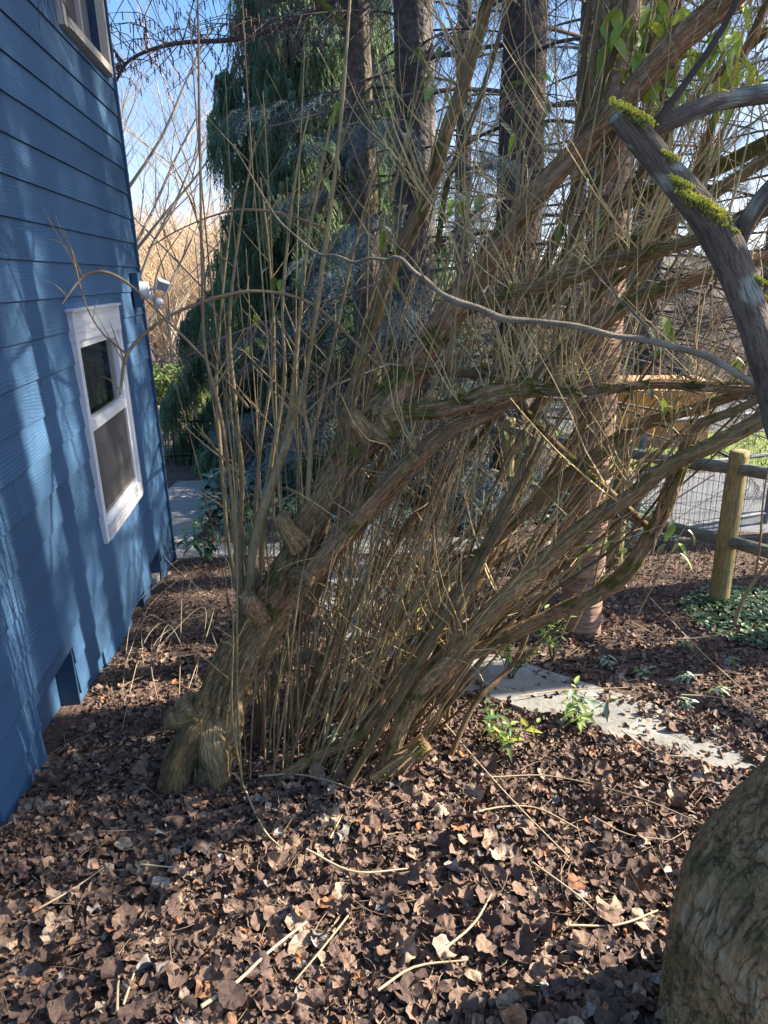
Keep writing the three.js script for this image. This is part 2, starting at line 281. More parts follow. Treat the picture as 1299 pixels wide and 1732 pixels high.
// in the house's own axes x points out of the wall, -z runs along it away from the camera
const CORNER = 5.28, NEARCUT = -3.2;
const openings = [[3.545, 4.465, 0.285, 1.425], [4.14, 5.12, 2.735, 3.95], [2.42, 2.88, -0.31, 0.062], [3.84, 4.21, -0.62, -0.275], [4.46, 4.80, -0.51, -0.215]];
{
  // sheathing with real openings
  const s = new THREE.Shape([[NEARCUT, -1.1], [CORNER - 0.02, -1.1], [CORNER - 0.02, 5.7], [NEARCUT, 5.7]].map(p => new THREE.Vector2(...p)));
  for (const [a, b, c, d] of openings) s.holes.push(new THREE.Path([[a, c], [a, d], [b, d], [b, c]].map(p => new THREE.Vector2(...p))));
  const w = new THREE.ExtrudeGeometry(s, { depth: 0.13, bevelEnabled: false }); w.rotateY(Math.PI / 2).translate(-0.135, 0, 0);
  part('wall', w, bluePaint, house);
  const D = 7;
  part('end_wall', box(D, 6.8, 0.12, -D / 2 - 0.14, 2.3, -CORNER + 0.08), bluePaint, house);
  part('end_wall', box(D, 6.8, 0.12, -D / 2 - 0.14, 2.3, -NEARCUT - 0.08), bluePaint, house);
  part('back_wall', box(0.12, 6.8, CORNER - NEARCUT - 0.3, -D - 0.14, 2.3, -(CORNER + NEARCUT) / 2), bluePaint, house);
  const floor = mat({ color: lin(0.16, 0.11, 0.08), roughness: 0.8 });
  for (const y of [-0.35, 2.2, 5.5]) part(y > 5 ? 'ceiling' : 'floor', box(D - 0.2, 0.16, CORNER - NEARCUT - 0.35, -D / 2 - 0.2, y, -(CORNER + NEARCUT) / 2), floor, house);
  const roofMat = mat({ color: lin(0.06, 0.06, 0.065), roughness: 0.95 });
  for (const k of [-1, 1]) { const r = part('roof', box(D / 2 + 0.9, 0.12, CORNER - NEARCUT + 0.9), roofMat, house); r.position.set(-D / 2 - 0.07 + k * (D / 4 + 0.18), 6.35 - 0.06, -(CORNER + NEARCUT) / 2); r.rotation.z = -k * 0.34; }
  part('foundation', box(0.1, 1.6, CORNER - NEARCUT - 0.1, -0.085 + 0.035, -1.2, -(CORNER + NEARCUT) / 2 + 0.02), concrete, house).position.x = -0.01;
  // siding: every board a piece of its own, cut round the openings
  const EXP = 0.151, Y0 = 1.641 - EXP * 17, rand = rng(5);
  const fixed = { 0: [3.15], 5: [4.51], 4: [4.80] };
  const cuts = (s0, s1, y0, y1) => {
    let list = [[s0, s1, y0, y1]];
    for (const [a, b, c, d] of openings) {
      const out = [];
      for (const [p, q, r, t] of list) {
        if (q <= a || p >= b || t <= c || r >= d) { out.push([p, q, r, t]); continue; }
        if (p < a) out.push([p, a, r, t]); if (q > b) out.push([b, q, r, t]);
        const m0 = Math.max(p, a), m1 = Math.min(q, b); if (r < c) out.push([m0, m1, r, c]); if (t > d) out.push([m0, m1, d, t]);
      }
      list = out;
    }
    return list.filter(([p, q, r, t]) => q - p > 0.012 && t - r > 0.008);
  };
  for (let c = 0; c < 44; c++) {
    const yb = Y0 + c * EXP, yt = yb + EXP; if (yb > 5.55) break;
    const joints = [NEARCUT, ...(fixed[c - 17] ?? []), CORNER - 0.028];
    let at = CORNER - 0.4 - ((c * 1.37) % 3.2); while (at > NEARCUT + 0.4) { if (!fixed[c - 17] || Math.abs(at - fixed[c - 17][0]) > 0.8) joints.push(at); at -= 3.66; }
    joints.sort((a, b) => a - b);
    for (let k = 0; k + 1 < joints.length; k++) for (const [s0, s1, y0, y1] of cuts(joints[k] + 0.0012, joints[k + 1] - 0.0012, yb, yt)) {
      let e0 = s0, e1 = s1;                                       // boards stop where the ground rises over them
      if (y1 < houseGroundAt(s1) - 0.02 && y1 < houseGroundAt(s0) - 0.02) continue;
      if (y0 < houseGroundAt(s0) + 0.01) { while (e0 < e1 && (y0 + y1) / 2 < houseGroundAt(e0) + 0.02) e0 += 0.05; if (e1 - e0 < 0.1) continue; }
      const off = y => 0.004 + 0.009 * (1 - (y - yb) / EXP), T = 0.004, geo = new THREE.BufferGeometry();
      const lapB = y0 === yb ? 0.012 : 0;                         // laps over the board below
      const a = [off(y0), y0 - lapB * 0, -e0], P = (x, y, s) => [x, y, -s];
      const f = [P(off(y0), y0 + 0.0015, e0), P(off(y0), y0 + 0.0015, e1), P(off(y1), y1 - 0.0004, e1), P(off(y1), y1 - 0.0004, e0)], b = [P(-0.003, y0 + 0.0015, e0), P(-0.003, y0 + 0.0015, e1), P(-0.003, y1 - 0.0004, e1), P(-0.003, y1 - 0.0004, e0)];
      const pos = [], uv = [], quad = (A, B, C, D2) => { for (const q of [A, B, C, A, C, D2]) { pos.push(...q); uv.push((-q[2] + c * 0.77) / 2.2, (q[1] + c * 0.31) / 0.8 + q[0] * 0.1); } };
      quad(f[0], f[1], f[2], f[3]); quad(b[0], b[1], f[1], f[0]); quad(f[3], f[2], b[2], b[3]); quad(f[1], b[1], b[2], f[2]); quad(b[0], f[0], f[3], b[3]);
      geo.setAttribute('position', new THREE.Float32BufferAttribute(pos, 3)); geo.setAttribute('uv', new THREE.Float32BufferAttribute(uv, 2)); geo.computeVertexNormals();
      part('siding_board', geo, sidingMats[Math.floor(rand() * 3)], house);
    }
  }
  part('corner_trim', merged([box(0.03, 6.4, 0.028, 0.012, 2.5, -CORNER + 0.014), box(0.09, 6.4, 0.02, -0.03, 2.5, -CORNER - 0.012)]), darkTrim, house);
  // recessed crawl space vents
  for (const [a, b, c, d] of openings.slice(2)) {
    const v = new THREE.Group(); v.name = 'vent'; house.add(v);
    part('screen', box(0.01, d - c, b - a, -0.085, (c + d) / 2, -(a + b) / 2), bluePaint, v);
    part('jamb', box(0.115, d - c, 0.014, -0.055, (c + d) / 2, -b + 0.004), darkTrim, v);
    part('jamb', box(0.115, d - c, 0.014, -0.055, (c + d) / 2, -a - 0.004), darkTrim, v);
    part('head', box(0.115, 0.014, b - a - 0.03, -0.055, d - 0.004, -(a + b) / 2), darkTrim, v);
    part('sill', box(0.125, 0.014, b - a - 0.03, -0.045, c + 0.004, -(a + b) / 2), bluePaint, v);
  }
  const glass = mat({ color: 0xffffff, transmission: 1, thickness: 0, roughness: 0.02, ior: 1.52, side: THREE.DoubleSide });
  const screenMat = mat({ color: lin(0.075, 0.070, 0.072), roughness: 0.9, bumpMap: texture(128, 128, (u, v) => ((u * 64) % 1 < 0.35 || (v * 64) % 1 < 0.35) ? 1 : 0.2), bumpScale: 0.001 });
  const blindMat = mat({ color: lin(0.03, 0.03, 0.03), roughness: 0.7 });
  // lower window: single hung in white
  {
    const w = new THREE.Group(); w.name = 'window'; house.add(w);
    const [a, b, c, d] = openings[0], z = s => -s, mid = (a + b) / 2, y1 = 1.29;
    part('head_casing', merged([box(0.036, 0.135, b - a + 0.012, 0.016, d - 0.0675, z(mid)), box(0.052, 0.012, b - a + 0.04, 0.02, d + 0.006, z(mid))]), whiteTrim, w);
    part('casing', box(0.034, y1 - c, 0.05, 0.015, (y1 + c) / 2, z(a + 0.025)), whiteTrim, w);
    part('casing', box(0.034, y1 - c, 0.05, 0.015, (y1 + c) / 2, z(b - 0.025)), whiteTrim, w);
    part('sill', box(0.042, 0.085, b - a - 0.102, 0.017, c + 0.0425, z(mid)), whiteTrim, w);
    const frame = part('frame', merged([box(0.06, y1 - c - 0.087, 0.035, -0.012, (y1 + c + 0.085) / 2, z(a + 0.068)), box(0.06, y1 - c - 0.087, 0.035, -0.012, (y1 + c + 0.085) / 2, z(b - 0.068)), box(0.06, 0.035, b - a - 0.172, -0.012, y1 - 0.0185, z(mid)), box(0.06, 0.03, b - a - 0.172, -0.012, c + 0.101, z(mid))]), vinyl, w);
    part('meeting_rail', box(0.052, 0.052, b - a - 0.175, -0.006, 0.873, z(mid), 0.004), vinyl, frame);
    const up = part('pane', box(0.004, 0.36, b - a - 0.176, -0.03, 1.08, z(mid)), glass, w, 'upper glass pane with blinds behind it'); up.geometry = box(0.004, y1 - 0.037 - 0.902, b - a - 0.178, 0.004, (y1 - 0.037 + 0.902) / 2, z(mid));
    part('insect_screen', box(0.004, 0.873 - 0.03 - (c + 0.12), b - a - 0.19, 0.004, (0.843 + c + 0.12) / 2, z(mid)), screenMat, w, 'dark insect screen over the lower sash');
    part('sash', merged([box(0.012, 0.44, 0.02, 0.004, 0.63, z(b - 0.105)), box(0.012, 0.02, 0.7, 0.004, c + 0.127, z(mid))]), mat({ color: lin(0.20, 0.17, 0.16), roughness: 0.5 }), w);
    for (let i = 0; i < 9; i++) { const o = part('blind_slat', box(0.003, 0.042, b - a - 0.19, 0, 0, 0), blindMat, w); o.position.set(-0.075, 0.925 + i * 0.041, z(mid)); o.rotation.z = 0.25; }
  }
  // upper window: slider in worn pale trim
  {
    const w = new THREE.Group(); w.name = 'window'; house.add(w);
    const [a, b, c, d] = openings[1], z = s => -s, mid = (a + b) / 2, h = d - c;
    part('casing', box(0.045, h, 0.045, 0.018, (c + d) / 2, z(a + 0.0225)), oldTrim, w);
    part('casing', box(0.045, h, 0.045, 0.018, (c + d) / 2, z(b - 0.0225)), oldTrim, w);
    part('sill', box(0.06, 0.045, b - a - 0.092, 0.022, c + 0.0225, z(mid)), oldTrim, w);
    part('head_casing', box(0.045, 0.06, b - a - 0.092, 0.018, d - 0.03, z(mid)), oldTrim, w);
    part('mullion', box(0.04, h - 0.108, 0.035, -0.01, (c + d) / 2, z(mid)), oldTrim, w);
    part('pane', box(0.004, h - 0.108, (b - a) / 2 - 0.066, -0.03, (c + d) / 2, z(mid + (b - a) / 4 - 0.014)), glass, w);
    part('insect_screen', box(0.004, h - 0.108, (b - a) / 2 - 0.066, -0.014, (c + d) / 2, z(mid - (b - a) / 4 + 0.014)), mat({ color: lin(0.10, 0.085, 0.085), roughness: 0.9 }), w);
  }
}
// security light by the corner
{
  const p = onWall(0.02, 1.50, 5.03), L = thing('security_light', 'white motion sensor floodlight on a dark blue mounting block by the house corner', 'lamp', p, TH);
  part('mounting_block', box(0.045, 0.215, 0.10, 0.02, 0, 0, 0.004), darkTrim, L);
  const white = mat({ color: lin(0.72, 0.72, 0.72), roughness: 0.4 }), grey = mat({ color: lin(0.30, 0.30, 0.31), roughness: 0.35 });
  part('base', new THREE.CylinderGeometry(0.052, 0.058, 0.05, 28).rotateZ(-Math.PI / 2).translate(0.068, -0.005, 0), white, L);
  part('arm', limb([[0.09, 0.0, 0, 0.012], [0.13, 0.01, 0.005, 0.012], [0.155, 0.015, 0.01, 0.012]], { sides: 10 }), white, L);
  const head = part('lamp_head', box(0.078, 0.066, 0.045, 0, 0, 0, 0.008), white, L); head.position.set(0.185, 0.025, 0.02); head.rotation.set(0.35, 0.25, -0.5);
  part('lens', box(0.066, 0.054, 0.006, 0, 0, 0.0245, 0.002), grey, head);
  const sensor = part('sensor', new THREE.SphereGeometry(0.03, 20, 14), white, L); sensor.scale.set(1.15, 0.9, 1); sensor.position.set(0.145, -0.078, 0.01);
  part('sensor_neck', limb([[0.09, -0.03, 0, 0.011], [0.115, -0.055, 0.004, 0.011], [0.14, -0.075, 0.01, 0.01]], { sides: 10 }), white, L);
}
// ---------- where limbs, twigs and leaves stand, in metres: [x, y, z, radius] ----------
const LIMBS = {
  trunk: [[-0.684,-0.214,-2.15,0.1002],[-0.66,-0.108,-2.163,0.0897],[-0.61,0.081,-2.175,0.0786],[-0.552,0.24,-2.188,0.0714],[-0.44,0.437,-2.2,0.0637],[-0.326,0.622,-2.212,0.0595],[-0.212,0.838,-2.225,0.0551],[-0.109,0.992,-2.237,0.0543],[-0.039,1.085,-2.25,0.0624],[0.009,1.141,-2.25,0.0563],[0.052,1.19,-2.25,0.0419]],
  A1: [[0.019,1.152,-2.24,0.0599],[0.095,1.271,-2.233,0.0459],[0.168,1.371,-2.227,0.0397],[0.23,1.457,-2.22,0.0426],[0.332,1.601,-2.213,0.0346],[0.447,1.741,-2.207,0.0304],[0.58,1.881,-2.2,0.028],[0.678,1.989,-2.15,0.03],[0.774,2.093,-2.1,0.0303],[0.883,2.177,-2.05,0.029],[0.981,2.26,-2.0,0.025]],
  A2: [[-0.01,1.128,-2.22,0.0452],[0.082,1.147,-2.184,0.0267],[0.18,1.16,-2.149,0.0262],[0.326,1.205,-2.113,0.0299],[0.432,1.23,-2.078,0.0252],[0.485,1.226,-2.042,0.0137],[0.594,1.222,-2.007,0.0122],[0.745,1.246,-1.971,0.0119],[0.894,1.239,-1.936,0.013],[1.085,1.228,-1.9,0.0128]],
  A3: [[0.103,1.287,-2.2,0.0253],[0.158,1.271,-2.22,0.0164],[0.27,1.253,-2.24,0.0148],[0.385,1.251,-2.26,0.0168],[0.519,1.259,-2.28,0.0169],[0.592,1.221,-2.3,0.0133],[0.65,1.197,-2.3,0.0095]],
  B: [[-0.596,-0.014,-2.24,0.0337],[-0.48,0.188,-2.229,0.0328],[-0.353,0.47,-2.218,0.0315],[-0.232,0.63,-2.208,0.0307],[-0.097,0.773,-2.197,0.0327],[0.012,0.894,-2.186,0.0307],[0.108,1.002,-2.175,0.0288],[0.227,1.101,-2.165,0.027],[0.351,1.158,-2.154,0.0229],[0.479,1.277,-2.143,0.0236],[0.635,1.393,-2.132,0.0219],[0.778,1.481,-2.122,0.0191],[0.937,1.528,-2.111,0.0177],[1.139,1.586,-2.1,0.0163]],
  Bstub: [[-0.295,0.581,-2.12,0.0247],[-0.172,0.728,-2.115,0.0271],[-0.073,0.842,-2.11,0.0266],[0.022,0.947,-2.105,0.0233],[0.1,1.034,-2.1,0.0183]],
  C: [[0.224,1.443,-2.25,0.026],[0.33,1.476,-2.18,0.0219],[0.486,1.519,-2.11,0.0211],[0.644,1.573,-2.04,0.0202],[0.848,1.622,-1.97,0.0152],[1.013,1.699,-1.9,0.0118]],
  D1: [[-0.398,-0.122,-2.08,0.0202],[-0.236,-0.026,-2.097,0.0213],[-0.119,0.014,-2.114,0.0226],[-0.055,0.09,-2.131,0.0225],[0.012,0.186,-2.148,0.0236],[0.083,0.29,-2.165,0.0222],[0.142,0.384,-2.182,0.0233],[0.238,0.518,-2.199,0.0231],[0.346,0.67,-2.216,0.0228],[0.393,0.725,-2.233,0.0227],[0.55,0.856,-2.25,0.0237],[0.674,0.986,-2.2,0.0228],[0.808,1.099,-2.15,0.022],[0.933,1.152,-2.1,0.0181],[1.027,1.197,-2.05,0.0142],[1.136,1.255,-2.0,0.0116]],
  D2: [[-0.046,-0.196,-2.12,0.0294],[0.013,-0.009,-2.11,0.0311],[0.067,0.145,-2.1,0.0304],[0.129,0.256,-2.09,0.031],[0.219,0.353,-2.08,0.0328],[0.294,0.465,-2.07,0.0299],[0.378,0.569,-2.06,0.0271],[0.491,0.687,-2.05,0.0254],[0.602,0.819,-2.017,0.0233],[0.707,0.907,-1.983,0.0206],[0.803,1.01,-1.95,0.02],[0.897,1.074,-1.917,0.0214],[1.037,1.166,-1.883,0.0198],[1.162,1.253,-1.85,0.0172]],
  D3: [[0.16,0.212,-2.16,0.0308],[0.226,0.293,-2.145,0.0257],[0.334,0.35,-2.131,0.0226],[0.481,0.436,-2.116,0.0222],[0.578,0.496,-2.102,0.0219],[0.671,0.551,-2.087,0.0229],[0.747,0.618,-2.073,0.0239],[0.799,0.717,-2.058,0.0234],[0.834,0.815,-2.044,0.0229],[0.861,0.937,-2.029,0.0238],[0.883,1.048,-2.015,0.0194],[0.895,1.103,-2.0,0.0153]],
  D3b: [[0.878,1.043,-2.0,0.0171],[0.886,1.128,-1.962,0.0149],[0.946,1.167,-1.925,0.013],[1.017,1.216,-1.888,0.011],[1.082,1.27,-1.85,0.0092]],
  D4: [[-0.129,-0.191,-2.05,0.0353],[-0.044,-0.122,-2.067,0.0352],[0.04,-0.064,-2.083,0.0351],[0.128,-0.0,-2.1,0.0316]],
  D5: [[-0.18,-0.164,-2.02,0.0143],[-0.049,0.08,-2.033,0.0159],[0.028,0.209,-2.047,0.0157],[0.153,0.438,-2.06,0.0153],[0.276,0.668,-2.073,0.0131],[0.367,0.857,-2.087,0.011],[0.461,1.075,-2.1,0.0071]],
  D6: [[-0.012,-0.157,-2.2,0.021],[0.091,0.095,-2.233,0.0206],[0.168,0.219,-2.267,0.0188],[0.287,0.458,-2.3,0.0168],[0.433,0.688,-2.333,0.0149],[0.596,0.888,-2.367,0.0131],[0.734,1.104,-2.4,0.0096]],
  E2: [[0.453,1.369,-2.35,0.0247],[0.574,1.581,-2.325,0.0201],[0.64,1.729,-2.3,0.0194],[0.698,1.895,-2.275,0.0187],[0.73,2.043,-2.25,0.0165],[0.782,2.228,-2.225,0.0158],[0.803,2.337,-2.2,0.0122]],
  E2b: [[0.481,1.402,-2.4,0.0193],[0.575,1.686,-2.375,0.0165],[0.648,1.863,-2.35,0.0142],[0.735,1.998,-2.325,0.0137],[0.79,2.138,-2.3,0.0116],[0.847,2.305,-2.3,0.0097]],
  H2: [[0.312,1.085,-2.4,0.022],[0.384,1.218,-2.367,0.0227],[0.457,1.377,-2.333,0.023],[0.602,1.532,-2.3,0.0235],[0.8,1.644,-2.267,0.0215],[0.965,1.747,-2.233,0.0186],[1.151,1.868,-2.2,0.0168]],
  H5: [[0.776,1.742,-2.5,0.0169],[0.895,1.78,-2.467,0.0196],[1.008,1.816,-2.433,0.0207],[1.25,1.929,-2.4,0.0187]],
  H8: [[0.534,1.071,-2.5,0.021],[0.646,1.236,-2.48,0.0204],[0.789,1.41,-2.46,0.0178],[0.951,1.681,-2.44,0.0151],[1.038,1.978,-2.42,0.0126],[1.133,2.246,-2.4,0.0103]],
  H9: [[0.578,1.241,-2.45,0.0169],[0.712,1.47,-2.413,0.0162],[0.879,1.592,-2.375,0.0156],[1.075,1.671,-2.337,0.014],[1.234,1.795,-2.3,0.0122]],
  H10: [[0.689,1.6,-2.5,0.0157],[0.837,1.825,-2.475,0.015],[0.972,2.033,-2.45,0.0126],[1.153,2.193,-2.425,0.0122],[1.249,2.272,-2.4,0.0102]],
  G: [[-0.211,0.851,-2.35,0.0163],[-0.153,0.995,-2.344,0.0199],[-0.038,1.357,-2.339,0.0209],[0.039,1.559,-2.333,0.0202],[0.114,1.697,-2.328,0.0216],[0.155,1.777,-2.322,0.0213],[0.216,1.955,-2.317,0.0189],[0.261,2.077,-2.311,0.0168],[0.326,2.263,-2.306,0.0147],[0.36,2.37,-2.3,0.0128]],
  S1: [[0.58,1.881,-2.2,0.0132],[0.589,1.99,-2.2,0.0113],[0.597,2.103,-2.2,0.0111],[0.602,2.264,-2.2,0.0093]],
  S2: [[0.59,1.896,-2.2,0.0115],[0.615,2.018,-2.2,0.0097],[0.634,2.143,-2.2,0.0095],[0.647,2.276,-2.2,0.0077]],
  S3: [[0.611,1.91,-2.2,0.0098],[0.641,2.046,-2.2,0.0096],[0.667,2.169,-2.2,0.0079],[0.678,2.275,-2.2,0.0077]],
  S4: [[0.57,1.862,-2.22,0.0083],[0.574,2.022,-2.213,0.0081],[0.573,2.146,-2.207,0.0063],[0.578,2.277,-2.2,0.0062]],
  X1: [[0.432,1.172,-2.3,0.0134],[0.492,1.09,-2.25,0.0133],[0.609,0.974,-2.2,0.0132],[0.725,0.872,-2.15,0.0131],[0.837,0.771,-2.1,0.0112]],
  X2: [[0.196,0.396,-2.0,0.0113],[0.226,0.528,-2.025,0.0112],[0.274,0.627,-2.05,0.0112],[0.366,0.823,-2.075,0.0091],[0.504,1.11,-2.1,0.0071]],
  V1: [[0.18,1.607,-2.3,0.009],[0.218,1.819,-2.3,0.0087],[0.286,1.973,-2.3,0.0085],[0.365,2.205,-2.3,0.0066],[0.39,2.329,-2.3,0.0064]],
  M1: [[-0.562,-0.285,-2.35,0.0252],[-0.461,0.02,-2.375,0.0246],[-0.344,0.282,-2.4,0.0227],[-0.236,0.486,-2.425,0.0197],[-0.131,0.661,-2.45,0.0156],[-0.016,0.897,-2.475,0.0115],[0.094,1.103,-2.5,0.0088]],
  M2: [[-0.451,-0.271,-2.4,0.0228],[-0.317,0.015,-2.417,0.0222],[-0.193,0.235,-2.433,0.0204],[-0.096,0.423,-2.45,0.0174],[0.019,0.58,-2.467,0.0145],[0.24,0.866,-2.483,0.0115],[0.429,1.095,-2.5,0.0088]],
  M3: [[-0.232,-0.212,-2.35,0.0188],[-0.131,0.01,-2.375,0.0184],[-0.036,0.173,-2.4,0.0183],[0.103,0.38,-2.425,0.0169],[0.304,0.508,-2.45,0.015],[0.502,0.681,-2.475,0.0118],[0.758,0.87,-2.5,0.0088]],
  M4: [[-0.144,-0.212,-2.5,0.0173],[-0.063,0.048,-2.525,0.016],[0.013,0.245,-2.55,0.0148],[0.181,0.459,-2.575,0.0116],[0.412,0.664,-2.6,0.0087]],
};
const LEFT_STEMS = {
  F1: [[-0.546,0.279,-2.2,0.0097],[-0.511,0.439,-2.2,0.0111],[-0.492,0.7,-2.2,0.0107],[-0.491,0.963,-2.2,0.0088],[-0.504,1.172,-2.2,0.0086],[-0.528,1.335,-2.2,0.007],[-0.513,1.589,-2.2,0.0061],[-0.485,1.899,-2.2,0.0051],[-0.449,2.3,-2.2,0.0042]],
  F2: [[-0.488,0.39,-2.25,0.0275],[-0.451,0.648,-2.256,0.0252],[-0.412,0.792,-2.263,0.0232],[-0.345,0.961,-2.269,0.0197],[-0.276,1.134,-2.275,0.0133],[-0.205,1.391,-2.281,0.0115],[-0.151,1.665,-2.287,0.0097],[-0.098,1.95,-2.294,0.008],[-0.052,2.311,-2.3,0.0063]],
  F3: [[-0.513,0.388,-2.3,0.0133],[-0.501,0.721,-2.314,0.0127],[-0.479,0.886,-2.329,0.011],[-0.48,1.127,-2.343,0.0092],[-0.482,1.392,-2.357,0.0074],[-0.441,1.624,-2.371,0.0073],[-0.392,1.828,-2.386,0.0056],[-0.36,1.943,-2.4,0.0042]],
  F4: [[-0.441,0.547,-2.3,0.0129],[-0.384,0.928,-2.317,0.0124],[-0.345,1.085,-2.333,0.0107],[-0.313,1.238,-2.35,0.009],[-0.307,1.461,-2.367,0.0074],[-0.243,1.84,-2.383,0.0056],[-0.194,2.018,-2.4,0.0041]],
  F5: [[-0.247,0.857,-2.2,0.0119],[-0.228,1.062,-2.2,0.0116],[-0.24,1.165,-2.2,0.0086],[-0.198,1.396,-2.2,0.0069],[-0.163,1.547,-2.2,0.0068]],
  F6: [[-0.551,0.459,-2.4,0.0119],[-0.569,0.684,-2.42,0.01],[-0.569,0.986,-2.44,0.0097],[-0.564,1.209,-2.46,0.0079],[-0.512,1.537,-2.48,0.0061],[-0.454,1.824,-2.5,0.0044]],
  F7: [[-0.235,1.022,-2.25,0.0105],[-0.2,1.149,-2.288,0.009],[-0.156,1.313,-2.325,0.0074],[-0.07,1.632,-2.362,0.0058],[0.011,1.902,-2.4,0.0042]],
  F8: [[-0.376,0.871,-2.3,0.014],[-0.302,1.125,-2.325,0.0122],[-0.259,1.387,-2.35,0.0089],[-0.218,1.636,-2.375,0.0073],[-0.128,2.001,-2.4,0.0055]],
  F9: [[-0.467,0.689,-2.4,0.0115],[-0.426,0.985,-2.425,0.0097],[-0.36,1.305,-2.45,0.0078],[-0.354,1.625,-2.475,0.006],[-0.368,1.857,-2.5,0.0044]],
};
const ARCHING = {
  W1: [[-0.006,1.268,-2.35,0.0096],[-0.079,1.352,-2.322,0.0094],[-0.22,1.479,-2.294,0.0091],[-0.359,1.514,-2.267,0.009],[-0.462,1.504,-2.239,0.0089],[-0.602,1.461,-2.211,0.0088],[-0.688,1.41,-2.183,0.0088],[-0.75,1.345,-2.156,0.0088],[-0.769,1.263,-2.128,0.007],[-0.767,1.236,-2.1,0.0052]],
  W1b: [[-0.735,1.356,-2.1,0.0051],[-0.797,1.419,-2.1,0.0042],[-0.828,1.493,-2.1,0.0042],[-0.839,1.58,-2.1,0.0041],[-0.843,1.634,-2.1,0.0033]],
  W2: [[-0.431,1.153,-2.3,0.0077],[-0.491,1.255,-2.262,0.0074],[-0.564,1.351,-2.225,0.0072],[-0.663,1.477,-2.188,0.007],[-0.712,1.542,-2.15,0.0068],[-0.761,1.578,-2.112,0.0066],[-0.797,1.574,-2.075,0.0057],[-0.819,1.549,-2.038,0.0048],[-0.852,1.497,-2.0,0.0032]],
  W3: [[-0.616,1.5,-2.05,0.0041],[-0.616,1.544,-2.067,0.0041],[-0.592,1.605,-2.083,0.0033],[-0.53,1.683,-2.1,0.0026]],
  W4: [[-0.143,1.687,-2.4,0.0074],[-0.288,1.739,-2.4,0.0074],[-0.397,1.754,-2.4,0.0074],[-0.49,1.744,-2.4,0.0055],[-0.625,1.699,-2.4,0.0037],[-0.724,1.649,-2.4,0.0028]],
};
const GARDEN_TREE = {
  limb: [[0.702,1.069,-1.0,0.0322],[0.593,1.298,-0.994,0.0272],[0.537,1.414,-0.988,0.0235],[0.495,1.493,-0.981,0.0208],[0.451,1.569,-0.975,0.022],[0.405,1.622,-0.969,0.0185],[0.357,1.666,-0.962,0.0169],[0.315,1.705,-0.956,0.0166],[0.291,1.726,-0.95,0.0152]],
  fork: [[0.468,1.565,-0.99,0.0112],[0.471,1.597,-0.977,0.0115],[0.483,1.63,-0.963,0.0106],[0.52,1.677,-0.95,0.0092]],
  arm: [[0.327,1.709,-0.97,0.0113],[0.375,1.726,-0.978,0.0113],[0.424,1.742,-0.985,0.0108],[0.488,1.751,-0.993,0.0114],[0.565,1.756,-1.0,0.0115]],
  twig: [[0.33,1.696,-0.96,0.0058],[0.346,1.724,-0.958,0.0046],[0.37,1.757,-0.955,0.0042],[0.402,1.804,-0.953,0.0038],[0.426,1.855,-0.95,0.0033]],
  grey: [[0.79,1.256,-1.15,0.0068],[0.627,1.356,-1.15,0.0054],[0.531,1.41,-1.162,0.0053],[0.437,1.439,-1.173,0.0051],[0.324,1.463,-1.185,0.0045],[0.201,1.48,-1.196,0.0042],[0.125,1.507,-1.208,0.004],[0.078,1.54,-1.219,0.0036],[0.04,1.573,-1.231,0.0033],[0.016,1.575,-1.242,0.0024],[-0.038,1.573,-1.254,0.0022],[-0.097,1.586,-1.265,0.0022],[-0.164,1.642,-1.277,0.0019],[-0.208,1.718,-1.288,0.0016],[-0.227,1.75,-1.3,0.0012]],
};
const CATKIN = {
  o1: [[-0.14,3.458,-6.9,0.0297],[-0.423,3.716,-6.9,0.0439],[-0.693,4.048,-6.9,0.0431]],
  a1: [[0.071,3.951,-6.9,0.0337],[-0.325,3.71,-6.886,0.0243],[-0.724,3.539,-6.871,0.0196],[-1.122,3.443,-6.857,0.0196],[-1.612,3.42,-6.843,0.0172],[-1.86,3.367,-6.829,0.0147],[-2.039,3.282,-6.814,0.0123],[-2.185,3.092,-6.8,0.0099]],
};
